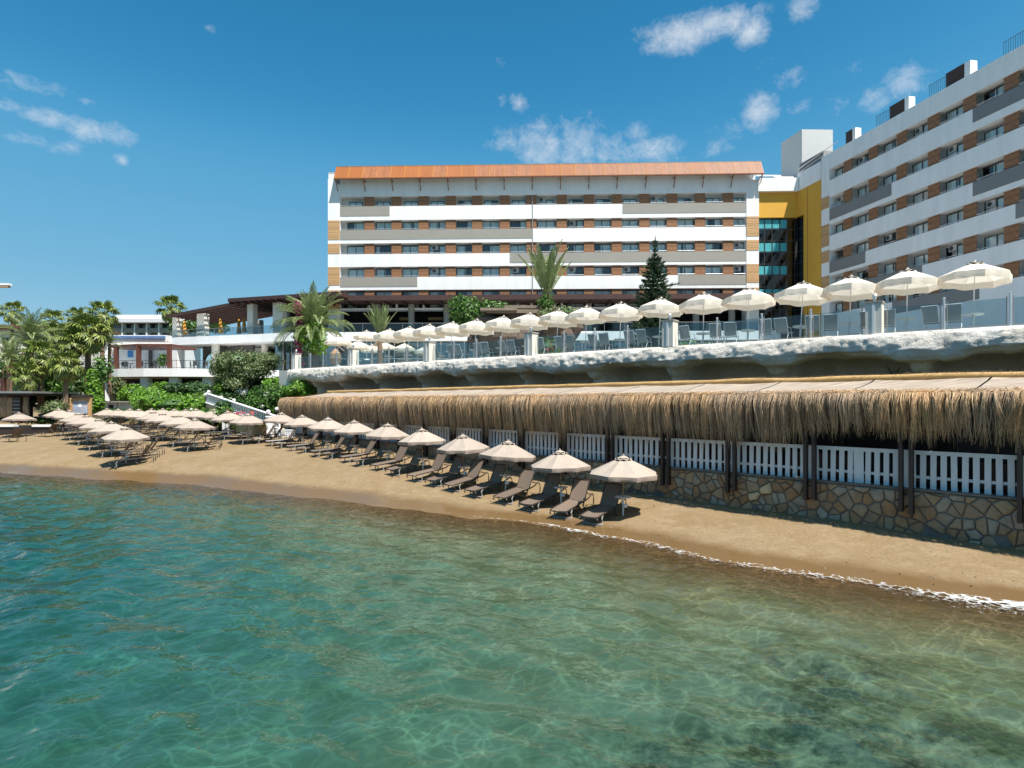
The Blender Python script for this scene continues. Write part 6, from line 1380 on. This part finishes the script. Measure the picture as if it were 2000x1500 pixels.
# ------------------------------------------------------------------ stairs, lamps, board, hut, cabin
def small_things():
    r = thing('white_balustrade', 'white balustrade of the stair coming down to the beach beside the straw roof', 'balustrade', W(500, 830, 48), worldcoords=True)
    a, b = W(403, 786, 57.5), W(548, 838, 46.2); n = 44
    rail0, rail1 = a+Vector((0, 0, .85)), b+Vector((0, 0, .85))
    MB().tube([rail0, rail1], .09, 6).build('handrail', MT['plaster'], r); MB().tube([a, b], .10, 6).build('plinth', MT['plaster'], r)
    for k in range(n):
        p = a.lerp(b, (k+.5)/n); mb = MB(); mb.lathe([(.04, 0), (.075, .2), (.045, .42), (.06, .6), (.05, .85)], 6, p); mb.build('baluster', MT['plaster'], r)
    mb = MB(); d = (b-a); s = Vector((-d.y, d.x, 0)).normalized()
    if s.y > 0: s = -s
    mb.hexa([a+Vector((0, 0, -3.2)), b+Vector((0, 0, -1.2)), b+Vector((0, 0, -1.2))-s*.4, a+Vector((0, 0, -3.2))-s*.4, a, b, b-s*.4, a-s*.4]); mb.build('stair_wall', MT['pale_stone'], r)
    for lab, px, y0, y1, Y in (('square white gate pillar at the foot of the beach stair', 528, 815, 858, 46), ('square white gate pillar standing among the back row of umbrellas', 441, 812, 862, 49.5)):
        p = W(px, y1, Y); t = thing('gate_pillar', lab, 'pillar', p, group='white gate pillars at the beach stair'); h = (y1-y0)/1200*Y
        MB().bbox(-.2, .2, -.2, .2, 0, h).build('shaft', MT['plaster'], t, local=True); MB().bbox(-.26, .26, -.26, .26, h+.003, h+.1).build('cap', MT['plaster'], t, local=True)
    # rubble lip and short white fence at the foot of the stair
    p = W(545, 865, 45.5); t = thing('foot_fence', 'short white slatted fence above pale rubble at the stair foot', 'fence', p)
    for k in range(9): MB().bbox(k*.16-.2, k*.16-.08, -.02, .02, .1, .9).build('slat', MT['picket'], t, local=True)
    MB().bbox(-.25, 1.3, -.04, .04, .905, 1.0).build('rail', MT['picket'], t, local=True); MB().bbox(-.4, 1.5, -.25, .25, -.6, .095).build('rubble_base', MT['pale_stone'], t, local=True)
    lamps = [(305, 798, 66, 'globe lamp at the end of the line before the creeper mound'), (317, 799.5, 64, 'globe lamp second from the end before the creeper mound'), (330.6, 797, 66, 'globe lamp third from the end before the creeper mound'), (358.5, 798, 64, 'globe lamp before the reddish middle of the creeper mound'), (374.5, 800.6, 60, 'globe lamp on a short white post by the pale flowers'), (441, 801.7, 49.5, 'globe lamp on top of the pillar among the back row umbrellas'), (524, 804.5, 46, 'globe lamp on top of the gate pillar at the stair foot'),
             (457, 782, 57, 'globe lamp above the middle of the white balustrade'), (483.7, 788.5, 55, 'globe lamp in the dark planting behind the balustrade'), (512, 794, 53, 'globe lamp between laurel bush and balustrade'), (540.6, 799, 51, 'globe lamp beside the end of the straw roof'), (261, 750, 74, 'globe lamp on the terrace behind the white pier'), (421, 761, 60, 'globe lamp highest at the head of the stair'), (407.6, 765.5, 59, 'globe lamp first on the stair head balustrade'), (402, 771, 58, 'globe lamp lowest of the trio at the stair head'), (432, 776.5, 58, 'globe lamp just below the yellow green shrub')]
    t = None
    for px, py, Y, lab in lamps:
        p = W(px, py, Y)
        if t is None:
            t = thing('globe_lamp', lab, 'lamp', p, group='white globe lamps of the beach garden')
            MB().lathe([(0, -.17)]+[(.17*math.sin(math.pi*k/8), -.17*math.cos(math.pi*k/8)) for k in range(1, 8)]+[(0, .17)], 12).build('globe', MT['globe'], t, local=True, smooth=True)
            MB().lathe([(.09, -.25), (.09, -.16)], 8).build('collar', MT['frame_dark'], t, local=True); MB().tube([(0, 0, -1.3), (0, 0, -.2)], .03, 5).build('post', MT['frame_dark'], t, local=True)
        else: dup(t, p, 0, lab)
    # map board
    Y = 57; p = W(156, 815, Y); t = thing('map_board', 'wooden framed board with a pale blue map picture beside the ivy post', 'notice board', (p.x, p.y, p.z), worldcoords=True)
    for x0, x1, y0, y1 in ((136, 141, 777, 815), (171, 177, 777, 815), (141.2, 170.8, 777, 783)):
        mb = MB(); pb(mb, x0, x1, y0, y1, Y, .2); mb.build('frame', MT['wood_pale'], t)
    mb = MB(); pb(mb, 141.3, 170.7, 783.2, 807, Y+.08, .05); mb.build('board', M('map_print', (.24, .38, .52), .5, var=.35, vscale=1.4, col2=(.42, .40, .46)), t)
    mb = MB(); pb(mb, 139, 174, 771, 776.8, Y-.2, .6); mb.build('little_roof', MT['wood_dark'], t)
    mb = MB(); pb(mb, 152.5, 159.5, 788, 795, Y+.068, .01); mb.build('emblem', MT['curtain'], t)
    # beach bar hut
    Y = 55; t = thing('beach_bar', 'dark beach bar hut with straw bundles at its front corner', 'bar', W(20, 820, Y), worldcoords=True)
    mb = MB(); pb(mb, -60, 62, 764, 768, Y-1, 6); mb.build('roof', MT['greymetal'], t)
    mb = MB(); pb(mb, -60, 64, 768.5, 772, Y-.6, 5); mb.build('roof_fascia', MT['wood_dark'], t)
    mb = MB(); pb(mb, -60, 60, 772, 822, Y+4, .3); mb.build('back_wall', MT['dark'], t)
    mb = MB(); pb(mb, 23, 39, 776, 815, Y-.3, .5); mb.build('shutter', MT['wood_dark'], t)
    for y in (783, 790, 797, 804): mb = MB(); pb(mb, 24, 38, y, y+1.2, Y-.35, .04); mb.build('shutter_slat', MT['greymetal'], t)
    g = np.random.default_rng(5)
    for x0, x1 in ((-14, 22), (40, 51)):
        V = []; Fq = []
        a, b = W(x0, 776, Y), W(x1, 815, Y)
        for _ in range(900):
            x = a.x+(b.x-a.x)*g.random(); y = Y+.1+.25*g.random(); z0 = a.z-.1*g.random(); z1 = b.z+.25*g.random(); bow = .12*math.sin(0)+.05*g.normal(); o = len(V)
            V += [(x-.015, y, z0), (x+.015, y, z0), (x+.015+bow, y-.15, (z0+z1)/2), (x-.015+bow, y-.15, (z0+z1)/2), (x+.01+bow, y, z1), (x-.01+bow, y, z1)]; Fq += [(o, o+1, o+2, o+3), (o+3, o+2, o+4, o+5)]
        o = link('straw_bundle', npmesh('straw_bundle', np.array(V), np.array(Fq), MT['thatch']), t, kind='stuff')
    for px in (4, 45):
        mb = MB(); pb(mb, px-4, px+4, 738, 764, Y+2.5, .4); mb.build('roof_post', MT['redpost'], t)
    t = thing('low_wall', 'low brown beach wall with white top behind the lone umbrella', 'wall', W(45, 845, 53), worldcoords=True)
    mb = MB(); pb(mb, -60, 100, 834, 852, 53, .5); mb.build('base', MT['wood_dark'], t)
    for x0, x1 in ((-60, 25), (62, 100)): mb = MB(); pb(mb, x0, x1, 830, 833.7, 52.9, .7); mb.build('white_top', MT['plaster'], t)
    # cabin
    Y = 66; t = thing('white_cabin', 'small white beach cabin with dark doorway behind the umbrellas', 'cabin', W(225, 815, Y), worldcoords=True)
    mb = MB(); pb(mb, 193, 262, 786, 815, Y, 3); mb.build('wall', MT['plaster'], t); mb = MB(); pb(mb, 190, 264, 783.5, 785.8, Y-.4, 4); mb.build('roof', MT['greypanel'], t)
    mb = MB(); pb(mb, 212, 221, 791, 815, Y-.05, .04); mb.build('doorway', MT['dark'], t); mb = MB(); pb(mb, 228, 229.5, 786.2, 815, Y-.06, .05); mb.build('corner_post', MT['greypanel'], t)
    # bar terrace tables and chairs
    g = random.Random(12); t = None
    def cafe():
        t = thing('cafe_chair', 'x', 'chair'); MB().box((0, 0, .45), (.46, .46, .05)).build('seat', MT['frame_dark'], t, local=True); MB().box((0, .22, .72), (.46, .04, .5)).build('backrest', MT['frame_dark'], t, local=True)
        for sx in (-.2, .2):
            for sy in (-.2, .2): MB().box((sx, sy, .21), (.04, .04, .42)).build('leg', MT['frame_dark'], t, local=True)
        return t
    def table():
        t = thing('cafe_table', 'x', 'table'); MB().box((0, 0, .74), (.8, .8, .04)).build('tabletop', MT['wood_dark'], t, local=True); MB().tube([(0, 0, 0), (0, 0, .72)], .05, 6).build('leg', MT['frame_dark'], t, local=True); MB().box((0, 0, .02), (.5, .5, .04)).build('foot', MT['frame_dark'], t, local=True); return t
    ct, tb = cafe(), table(); z = zr(3.985); used = False
    for i, (px, Y) in enumerate(((232, 76.5), (255, 76), (285, 75.5), (312, 75.5), (388, 75.2))):
        x = (px-1000)/1200*Y; where = ['at the open end of the bar terrace', 'in front of the blue wall picture', 'beside the middle red brown post', 'by the potted plant on the bar terrace', 'under the white arch'][i]
        lab = f'dark cafe table {where}'
        if not used: tb.location = (x, Y, z); tag(tb, lab, None, 'dark cafe tables on the bar terrace'); KIDS[tb.name] = [(c, []) for c in tb.children]
        else: dup(tb, (x, Y, z), g.uniform(0, 1), lab, 'dark cafe tables on the bar terrace')
        for k, (dx, dy, rz) in enumerate(((-.75, 0, 1.57), (.75, 0, -1.57), (0, -.75, 3.14))):
            side = ('seaward of', 'hotelward of', 'railing side of')[k]; lab = f"{('palm', 'hotel', 'railing')[k]} side dark cafe chair at the table {where}"
            if not used: ct.location = (x+dx, Y+dy, z); ct.rotation_euler = (0, 0, rz); tag(ct, lab, None, 'dark cafe chairs on the bar terrace'); KIDS[ct.name] = [(c, []) for c in ct.children]; used = True
            else: dup(ct, (x+dx, Y+dy, z), rz+g.uniform(-.3, .3), lab, 'dark cafe chairs on the bar terrace')
small_things()
